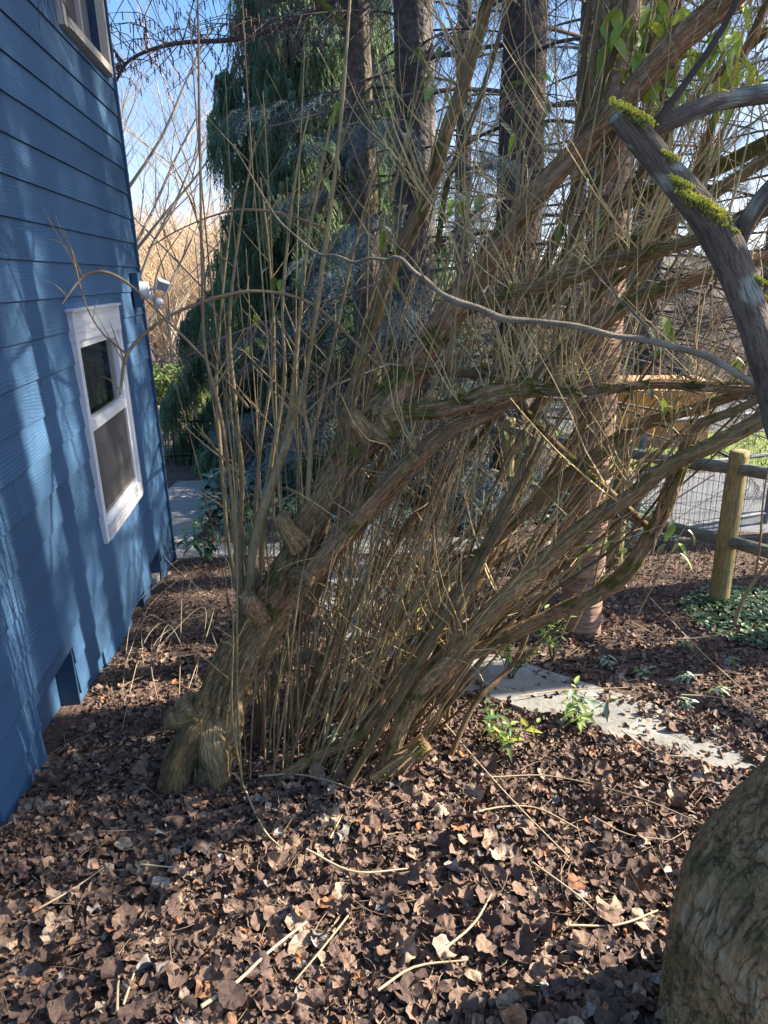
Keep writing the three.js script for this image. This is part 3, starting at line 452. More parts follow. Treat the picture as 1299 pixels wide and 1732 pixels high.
const TWIGS = [[[-0.73,-2.148],[-0.662,-2.132],[-0.559,-2.097],[-0.509,-2.021],[-0.449,-1.889],[-0.388,-1.768],[-0.329,-1.682]],[[-0.434,-1.154],[-0.373,-1.216],[-0.31,-1.296],[-0.226,-1.398]],[[-0.62,-1.149],[-0.641,-1.21],[-0.662,-1.281]],[[-0.613,-1.17],[-0.619,-1.26]],[[-0.459,-2.062],[-0.335,-2.066],[-0.207,-2.016],[-0.064,-1.93]],[[0.124,-2.741],[0.195,-2.477],[0.298,-2.148],[0.396,-1.869],[0.502,-1.616]],[[0.258,-1.838],[0.357,-1.864],[0.46,-1.859],[0.562,-1.743]],[[0.342,-2.016],[0.547,-2.026],[0.801,-1.88],[0.962,-1.728]],[[-0.754,-2.082],[-1.024,-2.249],[-1.215,-2.178]],[[-1.065,-2.127],[-0.864,-2.036],[-0.671,-1.853]],[[-0.12,-1.418],[-0.187,-1.292],[-0.235,-1.211]],[[0.436,-1.362],[0.556,-1.362],[0.68,-1.413]],[[-0.254,-1.671],[-0.11,-1.57],[0.041,-1.586]],[[0.1,-1.282],[0.198,-1.372],[0.258,-1.468]],[[-0.946,-1.468],[-0.885,-1.55],[-0.83,-1.62]],[[-0.734,-1.641],[-0.622,-1.611]],[[-0.187,-1.722],[-0.157,-1.829]],[[0.395,-1.596],[0.493,-1.459],[0.549,-1.342]],[[-0.042,-1.19],[0.042,-1.251],[0.17,-1.266]],[[0.624,-1.798],[0.705,-1.712],[0.818,-1.681]],[[0.892,-2.325],[0.963,-2.153],[1.124,-2.127]],[[1.584,-3.866],[1.52,-3.076],[1.504,-2.635]],[[1.316,-3.496],[1.438,-3.232],[1.75,-3.252]],[[0.564,-2.634],[0.753,-2.68],[1.031,-2.665]],[[1.235,-2.599],[1.382,-2.538],[1.473,-2.386]]];
const VINES = [[[-0.99,-2.777],[-1.412,-3.693],[-1.356,-4.22],[-1.009,-3.319]],[[-0.84,-2.659],[-1.151,-3.491],[-1.475,-4.23]],[[-0.88,-3.161],[-1.246,-4.094],[-1.594,-4.362]],[[-1.133,-2.847],[-1.061,-3.171],[-0.875,-3.02]],[[-0.97,-3.856],[-1.238,-4.21],[-1.653,-5.274]],[[-0.86,-2.457],[-1.122,-3.176],[-1.196,-3.774]],[[-1.305,-3.187],[-1.284,-3.501],[-1.065,-3.668]]];
const LEAF_CLUSTERS = [[0.682,2.142,-2.2,10,0.08],[0.858,2.07,-2.15,12,0.09],[0.774,2.167,-2.2,10,0.08],[0.921,2.122,-2.1,8,0.07],[0.739,2.03,-2.2,8,0.07],[0.891,2.004,-2.1,8,0.06],[0.641,1.761,-2.3,6,0.07],[0.37,1.99,-2.4,6,0.07],[0.806,2.125,-2.15,16,0.1],[0.69,2.198,-2.2,8,0.06],[0.758,2.092,-2.2,10,0.07],[0.8,2.033,-2.15,12,0.06],[0.888,2.09,-2.1,8,0.05],[0.98,2.022,-2.1,5,0.05],[0.654,2.088,-2.2,6,0.05],[0.142,2.036,-2.3,8,0.06],[-0.065,2.015,-2.4,8,0.07],[-0.139,1.946,-2.4,4,0.05],[0.049,1.957,-2.4,5,0.05],[0.055,1.818,-2.4,8,0.07],[0.062,1.717,-2.4,6,0.05],[0.272,1.746,-2.3,6,0.05],[0.474,2.05,-2.4,8,0.06],[0.779,1.206,-2.1,5,0.06],[0.854,1.154,-2.1,4,0.04],[-0.29,1.533,-2.3,6,0.06],[0.888,0.787,-2.0,6,0.05],[0.747,0.633,-2.2,7,0.07],[0.709,0.623,-2.2,4,0.05],[0.516,0.734,-2.2,4,0.04],[0.507,0.98,-2.3,5,0.05],[0.447,1.012,-2.3,4,0.04],[-0.043,1.275,-2.3,4,0.05],[0.38,1.301,-2.3,5,0.05],[-0.138,1.79,-2.4,4,0.05],[0.175,2.164,-2.4,4,0.05],[0.601,1.221,-2.3,5,0.05],[1.01,1.306,-2.1,4,0.05],[0.916,1.896,-2.2,5,0.06],[0.538,1.715,-2.3,5,0.05],[0.891,1.361,-2.3,5,0.06],[-0.409,1.387,-2.4,5,0.06],[0.002,1.543,-2.4,4,0.05]];
const MOSS = [[0.299,1.723,-0.935,16,0.015],[0.311,1.717,-0.935,10,0.012],[0.355,1.676,-0.945,6,0.008],[0.372,1.646,-0.945,8,0.009],[0.391,1.627,-0.95,16,0.013],[0.404,1.623,-0.95,18,0.016],[0.42,1.61,-0.955,14,0.013],[0.436,1.596,-0.96,12,0.012],[0.491,1.532,-0.965,7,0.008],[0.52,1.505,-0.99,6,0.008],[0.436,1.746,-0.985,5,0.007],[0.33,1.695,-0.955,6,0.009]];
// ---------- bark ----------
const fibre = (() => {
  const f = (u, v) => { const w = 0.10 * (tfbm(u, v, 4, 3, 41, 3) - 0.5); const r = tfbm(u + w, v, 34, 5, 43, 4); return clamp(1 - Math.abs(r - 0.5) * 4.5, 0, 1) * 0.55 + 0.45 * tfbm(u + w, v, 80, 8, 47, 3); };
  return { bump: texture(512, 512, f), color: texture(512, 512, (u, v) => { const t = 0.56 + 0.46 * f(u, v) + 0.16 * (tfbm(u, v, 5, 5, 51, 3) - 0.5); return [t, t * 0.985, t * 0.965]; }, true) };
})();
const barkMat = mat({ color: 0xffffff, vertexColors: true, map: fibre.color, bumpMap: fibre.bump, bumpScale: 0.012, roughness: 0.95 });
const stemMat = mat({ color: 0xffffff, vertexColors: true, map: fibre.color, roughness: 0.8 });
// old peeling bark: brown and grey strips, rust-red where it has peeled, moss in ragged patches
const barkTint = (seed, red, moss) => (x, y, z, run, up) => {
  const a = fbm(x * 9 + seed, y * 5, z * 9, 4), b = fbm(x * 5, y * 4 + seed, z * 5 + 7, 3), c = fbm(x * 17 + 3, y * 17, z * 17 + seed, 3);
  let k = mix3([0.42, 0.285, 0.135], [0.64, 0.46, 0.24], clamp(0.5 + a * 1.3, 0, 1));
  k = mix3(k, [0.60, 0.35, 0.20], clamp((b + red) * 3.2, 0, 0.9));
  if (c + b * 0.4 + moss + up * 0.12 > 0.25) k = mix3([0.17, 0.165, 0.035], [0.30, 0.275, 0.055], clamp(0.5 + a, 0, 1));
  return k;
};
const stemTint = (seed) => { const r = rng(seed * 7 + 3), base = mix3(mix3([0.38, 0.27, 0.13], [0.54, 0.41, 0.20], r()), [0.30, 0.14, 0.09], r() < 0.34 ? 0.75 : 0); return (x, y, z) => { const a = noise3(x * 30 + seed, y * 12, z * 30); return mix3(base, [0.52, 0.43, 0.26], clamp(0.35 + a * 0.5, 0, 0.7)); }; };

// ---------- the old leaning shrub ----------
const shrub = thing('leaning_shrub', 'old many stemmed shrub with shaggy brown bark leaning over beside the house', 'shrub', [-0.62, g(-0.62, -2.15), -2.15]);
const sh = { x: shrub.position.x, y: shrub.position.y, z: shrub.position.z };
const rel = pts => pts.map(([x, y, z, r]) => [x - sh.x, y - sh.y, z - sh.z, r]);
const shrubBranches = [];
{
  const moss = { A2: 0.12, C: 0.06, H2: 0.12, D3: 0.08, H9: 0.10, trunk: -0.02, H5: 0.10 }, red = { A1: 0.42, B: 0.22, A2: 0.14, Bstub: 0.06, D3: 0.02, D3b: 0.2, H9: 0.05 };
  let k = 1;
  for (const [id, pts] of Object.entries(LIMBS)) {                 // limbs that leave the view go on growing, up and over
    const a = pts[pts.length - 2], b = pts[pts.length - 1]; if (b[1] < 1.75 || b[3] > 0.05) continue;
    const d = V(b[0] - a[0], b[1] - a[1], b[2] - a[2]).normalize();
    for (let q = 1; q <= 3; q++) { d.y += 0.12; d.z += 0.05 * Math.sin(id.length * 3 + q + b[0] * 9); d.normalize(); const p = pts[pts.length - 1]; pts.push([p[0] + d.x * 0.3, p[1] + d.y * 0.3, p[2] + d.z * 0.3, p[3] * 0.74]); }
  }
  for (const [id, pts] of Object.entries(LIMBS)) {
    const rMax = Math.max(...pts.map(p => p[3])), big = id === 'trunk';
    const geo = limb(rel(pts), { sides: big ? 64 : rMax > 0.03 ? 36 : rMax > 0.018 ? 24 : 12, step: big ? 0.012 : rMax > 0.02 ? 0.022 : 0.035, relief: big ? 0.46 : rMax > 0.018 ? 0.44 : 0.26, ribs: big ? 5 : 3, along: big ? 4 : 3, twist: rMax > 0.015 ? 0.9 : 0, lump: big ? 0.24 : rMax > 0.018 ? 0.15 : 0.08, tile: 0.22, tileAround: 0.14, seed: k * 1.7, tint: barkTint(k * 2.3, (red[id] ?? -0.10) + (rMax < 0.02 ? -0.1 : 0), (moss[id] ?? -0.06)), cut: [0.42, 0.30, 0.18] });
    part(big ? 'trunk' : 'branch', geo, barkMat, shrub);
    shrubBranches.push([id, pts]); k++;
  }
  // burls, root flare and broken stubs on the old trunk
  const knob = [[[-0.61, 0.16, -2.19, 0.05], [-0.68, 0.04, -2.14, 0.062], [-0.74, -0.06, -2.10, 0.060], [-0.78, -0.22, -2.08, 0.07]], [[-0.625, 0.12, -2.19, 0.05], [-0.61, 0.0, -2.10, 0.055], [-0.605, -0.10, -2.07, 0.045], [-0.59, -0.24, -2.03, 0.05]], [[-0.68, 0.14, -2.16, 0.06], [-0.745, 0.10, -2.14, 0.045], [-0.77, 0.13, -2.13, 0.02]], [[-0.05, 1.06, -2.22, 0.05], [-0.085, 1.12, -2.18, 0.042], [-0.10, 1.16, -2.165, 0.02]], [[0.0, 1.10, -2.2, 0.045], [0.02, 1.08, -2.16, 0.035], [0.04, 1.07, -2.14, 0.014]], [[-0.42, 0.47, -2.16, 0.04], [-0.44, 0.54, -2.11, 0.03], [-0.445, 0.58, -2.09, 0.024]], [[-0.27, 0.72, -2.17, 0.035], [-0.31, 0.80, -2.13, 0.026], [-0.32, 0.84, -2.12, 0.022]], [[-0.30, 0.62, -2.15, 0.04], [-0.26, 0.63, -2.11, 0.03], [-0.24, 0.62, -2.09, 0.018]]];
  knob.forEach((pts, i) => part('stub', limb(rel(pts), { sides: 26, step: 0.008, relief: 0.5, ribs: 3.5, along: 9, lump: 0.3, tile: 0.2, tileAround: 0.14, seed: 40 + i * 3, tint: barkTint(50 + i, i < 3 ? -0.05 : 0.1, -0.1), cut: [0.5, 0.36, 0.2] }), barkMat, shrub));
  // shaggy strips of bark lifting from the thick limbs
  const strips = [], rand = rng(88);
  for (const [id, pts] of shrubBranches) {
    const rMax = Math.max(...pts.map(p => p[3])); if (rMax < 0.022) continue;
    const n = id === 'trunk' ? 260 : 70;
    for (let i = 0; i < n; i++) {
      const t = rand() * (pts.length - 1), j = Math.min(pts.length - 2, Math.floor(t)), f = t - j, A = pts[j], B = pts[j + 1];
      const d = V(B[0] - A[0], B[1] - A[1], B[2] - A[2]).normalize(), side = V(rand() - 0.5, rand() - 0.5, rand() - 0.5); side.sub(d.clone().multiplyScalar(side.dot(d))).normalize();
      const r = lerp(A[3], B[3], f), c = V(lerp(A[0], B[0], f), lerp(A[1], B[1], f), lerp(A[2], B[2], f)).addScaledVector(side, r * 0.97);
      const q = new THREE.Quaternion().setFromRotationMatrix(new THREE.Matrix4().makeBasis(new THREE.Vector3().crossVectors(side, d), side, d)); if (rand() < 0.5) q.multiply(new THREE.Quaternion().setFromAxisAngle(V(0, 1, 0), Math.PI));
      q.multiply(new THREE.Quaternion().setFromAxisAngle(V(1, 0, 0), -0.05 - rand() * 0.28)).multiply(new THREE.Quaternion().setFromAxisAngle(V(0, 1, 0), (rand() - 0.5) * 0.5));
      strips.push({ p: [c.x - sh.x, c.y - sh.y, c.z - sh.z], q, s: [0.015 + rand() * 0.03, 0.03, 0.025 + rand() * rand() * 0.10], c: mix3([0.17, 0.11, 0.065], [0.33, 0.215, 0.13], rand()) });
    }
  }
  joined('bark_strip', blade({ rows: 4, outline: t => 0.16 * (1 - 0.7 * t), bend: -0.10, fold: -0.4, wave: 0.03 }), mat({ color: 0xffffff, vertexColors: true, roughness: 1, side: THREE.DoubleSide }), strips, shrub);
  // moss cushions clinging to the bark
  const tuft = merged([...Array(6)].map((_, i) => blade({ rows: 1, outline: t => 0.16 * (1 - t), bend: 0.15 }).rotateX(-0.5 - (i % 3) * 0.42).rotateY(i * 2.4)));
  const tufts = [];
  for (const [id, pts] of shrubBranches) {
    const want = moss[id] ?? (Math.max(...pts.map(p => p[3])) > 0.03 ? 0.0 : -1); if (want < 0 && id !== 'trunk') continue;
    const tint = barkTint(0, 0, 0), n = want > 0.1 ? 800 : 420;
    for (let i = 0; i < n; i++) {
      const t = rand() * (pts.length - 1), j = Math.min(pts.length - 2, Math.floor(t)), f = t - j, A = pts[j], B = pts[j + 1];
      const d = V(B[0] - A[0], B[1] - A[1], B[2] - A[2]).normalize(), side = V(rand() - 0.5, rand() * 0.9 - 0.25, rand() - 0.5); side.sub(d.clone().multiplyScalar(side.dot(d))).normalize();
      const r = lerp(A[3], B[3], f), c = V(lerp(A[0], B[0], f), lerp(A[1], B[1], f), lerp(A[2], B[2], f)).addScaledVector(side, r * 0.94);
      if (fbm(c.x * 11, c.y * 11, c.z * 11, 2) < 0.10 - want) continue;
      tufts.push({ p: [c.x - sh.x, c.y - sh.y, c.z - sh.z], q: new THREE.Quaternion().setFromUnitVectors(V(0, 1, 0), side), s: 0.005 + rand() * 0.008, c: mix3([0.09, 0.10, 0.018], [0.30, 0.27, 0.04], rand()) });
    }
  }
  joined('moss', tuft, mat({ color: 0xffffff, vertexColors: true, roughness: 1, side: THREE.DoubleSide }), tufts, shrub);
}
// a thin stem with a few side twigs, as one mesh
function stemGeo(pts, seed, twigs, tl) {
  const rand = rng(seed), list = [limb(pts, { sides: 6, step: 0.03, relief: 0.10, lump: 0.22, seed, tint: stemTint(seed), tile: 0.2 })];
  for (let i = 0; i < twigs; i++) {
    const t = (0.3 + 0.68 * rand()) * (pts.length - 1), j = Math.min(pts.length - 2, Math.floor(t)), f = t - j, A = pts[j], B = pts[j + 1];
    const p = [lerp(A[0], B[0], f), lerp(A[1], B[1], f), lerp(A[2], B[2], f)], r = lerp(A[3], B[3], f) * 0.5, l = tl * (0.4 + rand()), a = rand() * 6.28, up = 0.35 + rand() * 0.8;
    const dx = Math.cos(a) * l, dz = Math.sin(a) * l;
    list.push(limb([[...p, r], [p[0] + dx * 0.4, p[1] + l * up * 0.4 + 0.02, p[2] + dz * 0.4, r * 0.75], [p[0] + dx * 0.75, p[1] + l * up + 0.01, p[2] + dz * 0.75, r * 0.35]], { sides: 4, seg: 4, tint: stemTint(seed + 1) }));
  }
  return merged(list);
}
{
  let k = 300; const rand = rng(42);
  for (const pts of Object.values(LEFT_STEMS)) part('stem', stemGeo(rel(pts.map(p => [p[0], p[1], p[2], p[3] * 0.72])), k++, 7, 0.16), stemMat, shrub);
  for (const pts of Object.values(ARCHING)) part('stem', stemGeo(rel(pts.map(p => [p[0], p[1], p[2], p[3] * 0.6])), 326, 4, 0.10), stemMat, shrub);
  const grow = (x, z, dx, dz, h, r, bow, y0) => {
    const y = y0 ?? gn(x, z) - 0.02, pts = [], n = 6, w1 = rand() * 6, w2 = rand() * 6;
    for (let i = 0; i <= n; i++) { const t = i / n, e = Math.pow(t, bow); pts.push([x + dx * e + 0.022 * Math.sin(w1 + t * 5) * t, y + h * t, z + dz * t + 0.022 * Math.sin(w2 + t * 4) * t, r * (1 - 0.62 * t)]); }
    part('stem', stemGeo(rel(pts), k++, 1 + Math.floor(rand() * 4), 0.13), stemMat, shrub);
  };
  for (let i = 0; i < 26; i++) { const f = rand(); grow(lerp(-0.56, -0.16, f), -2.02 - rand() * 0.25, lerp(0.05, 0.5, f) + (rand() - 0.5) * 0.25, (rand() - 0.6) * 0.3, 0.7 + rand() * 1.0, 0.002 + rand() * 0.003, 0.9 + rand() * 0.5); }
  for (let i = 0; i < 30; i++) { const f = rand(); grow(lerp(-0.5, 0.15, f), -2.15 - rand() * 0.5, lerp(0.0, 0.55, f) + (rand() - 0.5) * 0.2, (rand() - 0.55) * 0.4, 0.8 + rand() * 1.1, 0.0018 + rand() * 0.0025, 0.9 + rand() * 0.5); }
  for (let i = 0; i < 44; i++) { const f = rand(); grow(lerp(-0.55, -0.05, f), -2.22 - rand() * 0.55, lerp(-0.12, 0.5, f) + (rand() - 0.5) * 0.22, (rand() - 0.6) * 0.4, 1.1 + rand() * 1.35, 0.002 + rand() * 0.0032, 1 + rand() * 0.7); }
  for (let i = 0; i < 70; i++) { const f = rand(); grow(lerp(-0.45, 0.12, f), -2.10 - rand() * 0.5, 0.45 + rand() * 0.95, (rand() - 0.55) * 0.5, 0.9 + rand() * 1.2, 0.0024 + rand() * 0.004, 0.8 + rand() * 0.5); }
  for (let i = 0; i < 12; i++) {                                   // lesser limbs sweeping up to the right
    const f = rand(), x = lerp(-0.25, 0.22, f), z = -2.05 - rand() * 0.5, X = 0.6 + rand() * 1.1, Y = Math.max(0.75 + rand() * 1.5, 0.30 + 0.85 * X), Z = z + (rand() - 0.4) * 0.5, r = 0.005 + rand() * 0.006, y = gn(x, z) - 0.03, pts = [];
    for (let q = 0; q <= 6; q++) { const t = q / 6, e = Math.pow(t, 0.85 + 0.4 * rand()); pts.push([lerp(x, X, t) + 0.02 * Math.sin(q * 2.1 + i), lerp(y, Y, e), lerp(z, Z, t) + 0.03 * Math.sin(q * 1.7 + i * 2), r * (1 - 0.5 * t)]); }
    part('branch', limb(rel(pts), { sides: 12, step: 0.03, relief: 0.22, ribs: 2.4, lump: 0.08, tile: 0.22, tileAround: 0.14, seed: 70 + i, tint: barkTint(30 + i, i % 4 ? -0.15 : 0.1, i % 3 ? -0.1 : 0.06) }), barkMat, shrub);
  }
  const ids = ['A1', 'A1', 'A2', 'B', 'B', 'C', 'D1', 'D1', 'D2', 'H2', 'H2', 'H9', 'H5', 'trunk', 'E2', 'G', 'M3', 'D3', 'H8', 'C'];
  for (let i = 0; i < 84; i++) {
    const pts = LIMBS[ids[i % ids.length]], t = (0.15 + 0.8 * rand()) * (pts.length - 1), j = Math.min(pts.length - 2, Math.floor(t)), f = t - j, A = pts[j], B = pts[j + 1];
    grow(lerp(A[0], B[0], f), lerp(A[2], B[2], f), (rand() - 0.2) * 0.35, (rand() - 0.5) * 0.4, 0.25 + Math.pow(rand(), 1.5) * 1.0, 0.0018 + rand() * 0.003, 1, lerp(A[1], B[1], f));
  }
  // fine twigs filling the crown
  const tw = []; for (let v = 0; v < 4; v++) { const r = rng(900 + v), l = []; for (let i = 0; i < 4; i++) { const a = r() * 6.28, u = 0.5 + r() * 0.9, b = 0.5 + r() * 0.5; l.push(limb([[0, 0, 0, 0.008], [Math.cos(a) * 0.3 * b, u * 0.35, Math.sin(a) * 0.3 * b, 0.006], [Math.cos(a + 0.4) * 0.6 * b, u * 0.75, Math.sin(a + 0.4) * 0.6 * b, 0.0045], [Math.cos(a + 0.2) * 0.9 * b, u * 1.25, Math.sin(a + 0.2) * 0.9 * b, 0.0025]], { sides: 3, seg: 5 })); } tw.push(merged(l)); }
  const lists = [[], [], [], []], all = ['A1', 'A2', 'B', 'C', 'D1', 'D2', 'H2', 'H5', 'H8', 'H9', 'H10', 'E2', 'E2b', 'G', 'A3', 'M2', 'M3'];
  for (let i = 0; i < 270; i++) {
    const pts = LIMBS[all[i % all.length]], t = (0.25 + 0.75 * rand()) * (pts.length - 1), j = Math.min(pts.length - 2, Math.floor(t)), f = t - j, A = pts[j], B = pts[j + 1];
    lists[i % 4].push({ p: [lerp(A[0], B[0], f) - sh.x, lerp(A[1], B[1], f) - sh.y, lerp(A[2], B[2], f) - sh.z], e: [(rand() - 0.5) * 1.2, rand() * 6.3, (rand() - 0.7) * 1.4], s: [0.2 + rand() * 0.22, 0.2 + rand() * 0.25, 0.2 + rand() * 0.22], c: mix3([0.32, 0.22, 0.10], [0.60, 0.46, 0.23], rand()) });
  }
  tw.forEach((q, v) => joined('twig_tangle', q, mat({ color: 0xffffff, vertexColors: true, roughness: 0.9 }), lists[v], shrub));
}
// leaves: a few winter-green ones in small clusters
const leafGreen = [[0.17, 0.25, 0.05], [0.30, 0.44, 0.06], [0.48, 0.52, 0.07], [0.13, 0.18, 0.08]].map(c => mat({ color: lin(...c), roughness: 0.6, transmission: 0.55, thickness: 0, side: THREE.DoubleSide }));
const lance = [0.18, 0.34, 0.5].map((b, i) => blade({ rows: 6, outline: t => 0.20 * Math.pow(Math.sin(Math.PI * Math.pow(clamp(t, 0, 1), 0.75)), 0.9), bend: b, fold: 0.35, wave: 0.01 * i }));
{
  const rand = rng(17);
  for (const [x, y, z, n, r] of LEAF_CLUSTERS) {
    const bright = y > 1.9 && x > 0.6 ? 1 : 0;
    for (let i = 0; i < n; i++) {
      const o = part('leaf', lance[i % 3], leafGreen[rand() < 0.75 ? (bright ? 1 + (rand() < 0.35 ? 1 : 0) : rand() < 0.5 ? 0 : 3) : 1], shrub);
      o.position.set(x - sh.x + (rand() - 0.5) * 2 * r, y - sh.y + (rand() - 0.5) * 2 * r, z - sh.z + (rand() - 0.5) * 2 * r);
      o.rotation.set(0.2 + rand() * 0.9, rand() * 6.28, (rand() - 0.5) * 1.2, 'YXZ'); o.scale.setScalar((0.04 + rand() * 0.035) * (bright ? 1.15 : 1));
    }
    // the twig that carries them
    part('stem', limb(rel([[x - 0.10, y - 0.28, z - 0.02, 0.003], [x - 0.04, y - 0.1, z, 0.0025], [x, y, z, 0.002], [x + r * 0.5, y + r, z, 0.001]]), { sides: 5, tint: stemTint(7 + Math.round(x * 100)) }), stemMat, shrub);
  }
}

// ---------- garden tree at the right: leaning scaly trunk, one limb reaching back over the view ----------
const scaly = (() => {
  const m = (q, n) => ((q % n) + n) % n;
  const cell = (u, v, cx, cy, s) => { const x = u * cx, y = v * cy; let d1 = 9, d2 = 9; for (let a = -1; a <= 1; a++) for (let b = -1; b <= 1; b++) { const i = Math.floor(x) + a, j = Math.floor(y) + b, px = i + hash3(m(i, cx), m(j, cy), s), py = j + hash3(m(i, cx), m(j, cy), s + 1), d = Math.hypot(px - x, py - y); if (d < d1) { d2 = d1; d1 = d; } else if (d < d2) d2 = d; } return d2 - d1; };
  const f = (u, v) => {                                            // long irregular plates with cracks between
    const du = 0.09 * (tfbm(u, v, 9, 6, 61, 4) - 0.5), dv = 0.12 * (tfbm(u, v, 8, 7, 63, 4) - 0.5);
    const fis = Math.abs(tfbm(u + du, v + dv * 0.6, 22, 5, 65, 3) - 0.5) * 12, fine = Math.abs(tfbm(u + du, v, 46, 13, 66, 2) - 0.5) * 6;
    return clamp(0.62 * sstep(0, 1, fis) + 0.22 * sstep(0, 1, fine) + 0.16 * sstep(0, 0.3, cell(u + du, v + dv, 20, 9, 3)) - 0.5 * clamp(tfbm(u, v, 26, 9, 69, 5) - 0.45, 0, 1), 0, 1);
  };
  return { f, bump: texture(512, 512, (u, v) => 0.25 * f(u, v) + 0.75 * tfbm(u, v, 60, 30, 67, 4)), color: texture(512, 512, (u, v) => { const t = 0.40 + 0.42 * f(u, v) + 0.28 * tfbm(u, v, 12, 9, 71, 4); return [t * 1.02, t * 0.97, t * 0.88]; }, true) };
})();
{
  const tree = thing('garden_tree', 'leaning garden tree with scaly bark and yellow moss on its limb', 'tree', [0.79, g(0.79, -1.1) - 0.02, -1.1]), o = tree.position;
  const at = pts => pts.map(([x, y, z, r]) => [x - o.x, y - o.y, z - o.z, r]);
  const tm = mat({ color: 0xffffff, vertexColors: true, map: scaly.color, bumpMap: scaly.bump, bumpScale: 0.012, roughness: 0.95 });
  const trunkTint = (x, y, z) => { const a = fbm(x * 8, y * 6, z * 8, 4), b = fbm(x * 14 + 5, y * 14, z * 14, 3); let c = mix3([0.22, 0.17, 0.11], [0.35, 0.265, 0.18], clamp(0.5 + a, 0, 1)); if (b > 0.2) c = mix3(c, [0.33, 0.31, 0.25], 0.7); if (b < -0.24) c = mix3(c, [0.13, 0.125, 0.06], 0.7); return c; };
  part('trunk', limb(at([[0.79, -0.12, -1.1, 0.225], [0.78, 0.02, -1.1, 0.195], [0.767, 0.20, -1.1, 0.178], [0.764, 0.32, -1.1, 0.168], [0.805, 0.42, -1.1, 0.16], [0.855, 0.53, -1.1, 0.15], [0.915, 0.67, -1.1, 0.142], [1.03, 0.95, -1.11, 0.128], [1.11, 1.2, -1.14, 0.11], [1.18, 1.55, -1.18, 0.095], [1.25, 2.1, -1.25, 0.075], [1.40, 2.8, -1.3, 0.05]]), { sides: 180, step: 0.0075, relief: 0.05, ribs: 5, along: 9, lump: 0.035, tile: 0.30, tileAround: 0.30, seed: 4, disp: (u, v) => 0.011 * scaly.f(u, v), tint: trunkTint }), tm, tree);
  const lm = mat({ color: 0xffffff, vertexColors: true, map: fibre.color, bumpMap: scaly.bump, bumpScale: 0.003, roughness: 0.9 });
  const limbTint = (x, y, z) => { const a = fbm(x * 22, y * 22, z * 22, 3), b = fbm(x * 16 + 9, y * 16, z * 16, 3); let c = mix3([0.125, 0.10, 0.085], [0.215, 0.175, 0.145], clamp(0.5 + a, 0, 1)); if (b > 0.30) c = [0.36, 0.38, 0.34]; return c; };
  const GT = GARDEN_TREE;
  part('limb', limb(at([[0.98, 0.80, -1.1, 0.065], [0.85, 0.98, -1.03, 0.048], ...GT.limb.slice(1)]), { sides: 28, step: 0.014, relief: 0.10, ribs: 2.4, along: 8, lump: 0.07, tile: 0.16, seed: 8, tint: limbTint }), lm, tree);
  part('limb', limb(at(GT.fork), { sides: 20, step: 0.02, relief: 0.08, tile: 0.16, seed: 9, tint: limbTint }), lm, tree);
  part('limb', limb(at(GT.arm), { sides: 20, step: 0.02, relief: 0.10, lump: 0.06, tile: 0.16, seed: 10, tint: limbTint }), lm, tree);
  part('twig', limb(at(GT.twig), { sides: 10, step: 0.02, relief: 0.05, tint: (x, y, z) => [0.13, 0.095, 0.085] }), lm, tree);
  const kinked = pts => { const r = rng(19), out = []; for (let i = 0; i + 1 < pts.length; i++) for (const f of [0, 0.5]) { const a = pts[i], b = pts[i + 1], k = f ? 0.008 : 0.003; out.push([lerp(a[0], b[0], f), lerp(a[1], b[1], f) + (r() - 0.5) * k, lerp(a[2], b[2], f) + (r() - 0.5) * k, lerp(a[3], b[3], f) * (f ? 0.92 : 1.12)]); } out.push(pts[pts.length - 1]); return out; };
  for (const i of [3, 5, 7, 9, 11]) { const p = GT.grey[i], u = i % 4 === 1 ? -1 : 1; part('twig', limb(at([[...p.slice(0, 3), p[3] * 0.5], [p[0] - 0.02, p[1] + 0.03 * u, p[2] + 0.01, p[3] * 0.4], [p[0] - 0.06, p[1] + 0.07 * u, p[2], p[3] * 0.28], [p[0] - 0.09, p[1] + 0.13 * u, p[2] - 0.01, 0.0008]]), { sides: 6, step: 0.01, relief: 0.2, tint: () => [0.30, 0.27, 0.22] }), lm, tree); }
  const greyTint = (x, y, z) => { const a = fbm(x * 40, y * 40, z * 40, 2); return mix3([0.27, 0.225, 0.165], [0.48, 0.42, 0.33], clamp(0.5 + a * 1.4, 0, 1)); };
  part('twig', limb(at([[1.02, 1.05, -1.15, 0.016], ...kinked(GT.grey.slice(1))]), { sides: 10, step: 0.008, relief: 0.3, lump: 0.22, seed: 12, tint: greyTint }), lm, tree, 'long pale grey twig crossing in front of the shrub');
  const rand = rng(61), up = [[1.15, 1.5, -1.18], [1.22, 1.8, -1.21], [1.28, 2.1, -1.25], [1.34, 2.4, -1.28], [1.40, 2.75, -1.3]];
  up.forEach((p, i) => { for (const s of [0, 1]) { const a = -0.5 + i * 0.35 + s * 0.9, l = 0.9 + rand() * 0.5; part('limb', limb(at([[...p, 0.03], [p[0] + Math.cos(a) * l * 0.4, p[1] + 0.25, p[2] + Math.sin(a) * l * 0.4, 0.02], [p[0] + Math.cos(a) * l * 0.8, p[1] + 0.7, p[2] + Math.sin(a) * l * 0.8, 0.011], [p[0] + Math.cos(a) * l, p[1] + 1.2, p[2] + Math.sin(a) * l, 0.005]]), { sides: 8, tint: limbTint }), lm, tree); } });
  // moss cushions, each a heap of little lobes
  const mossMat = mat({ color: 0xffffff, vertexColors: true, roughness: 0.95 });
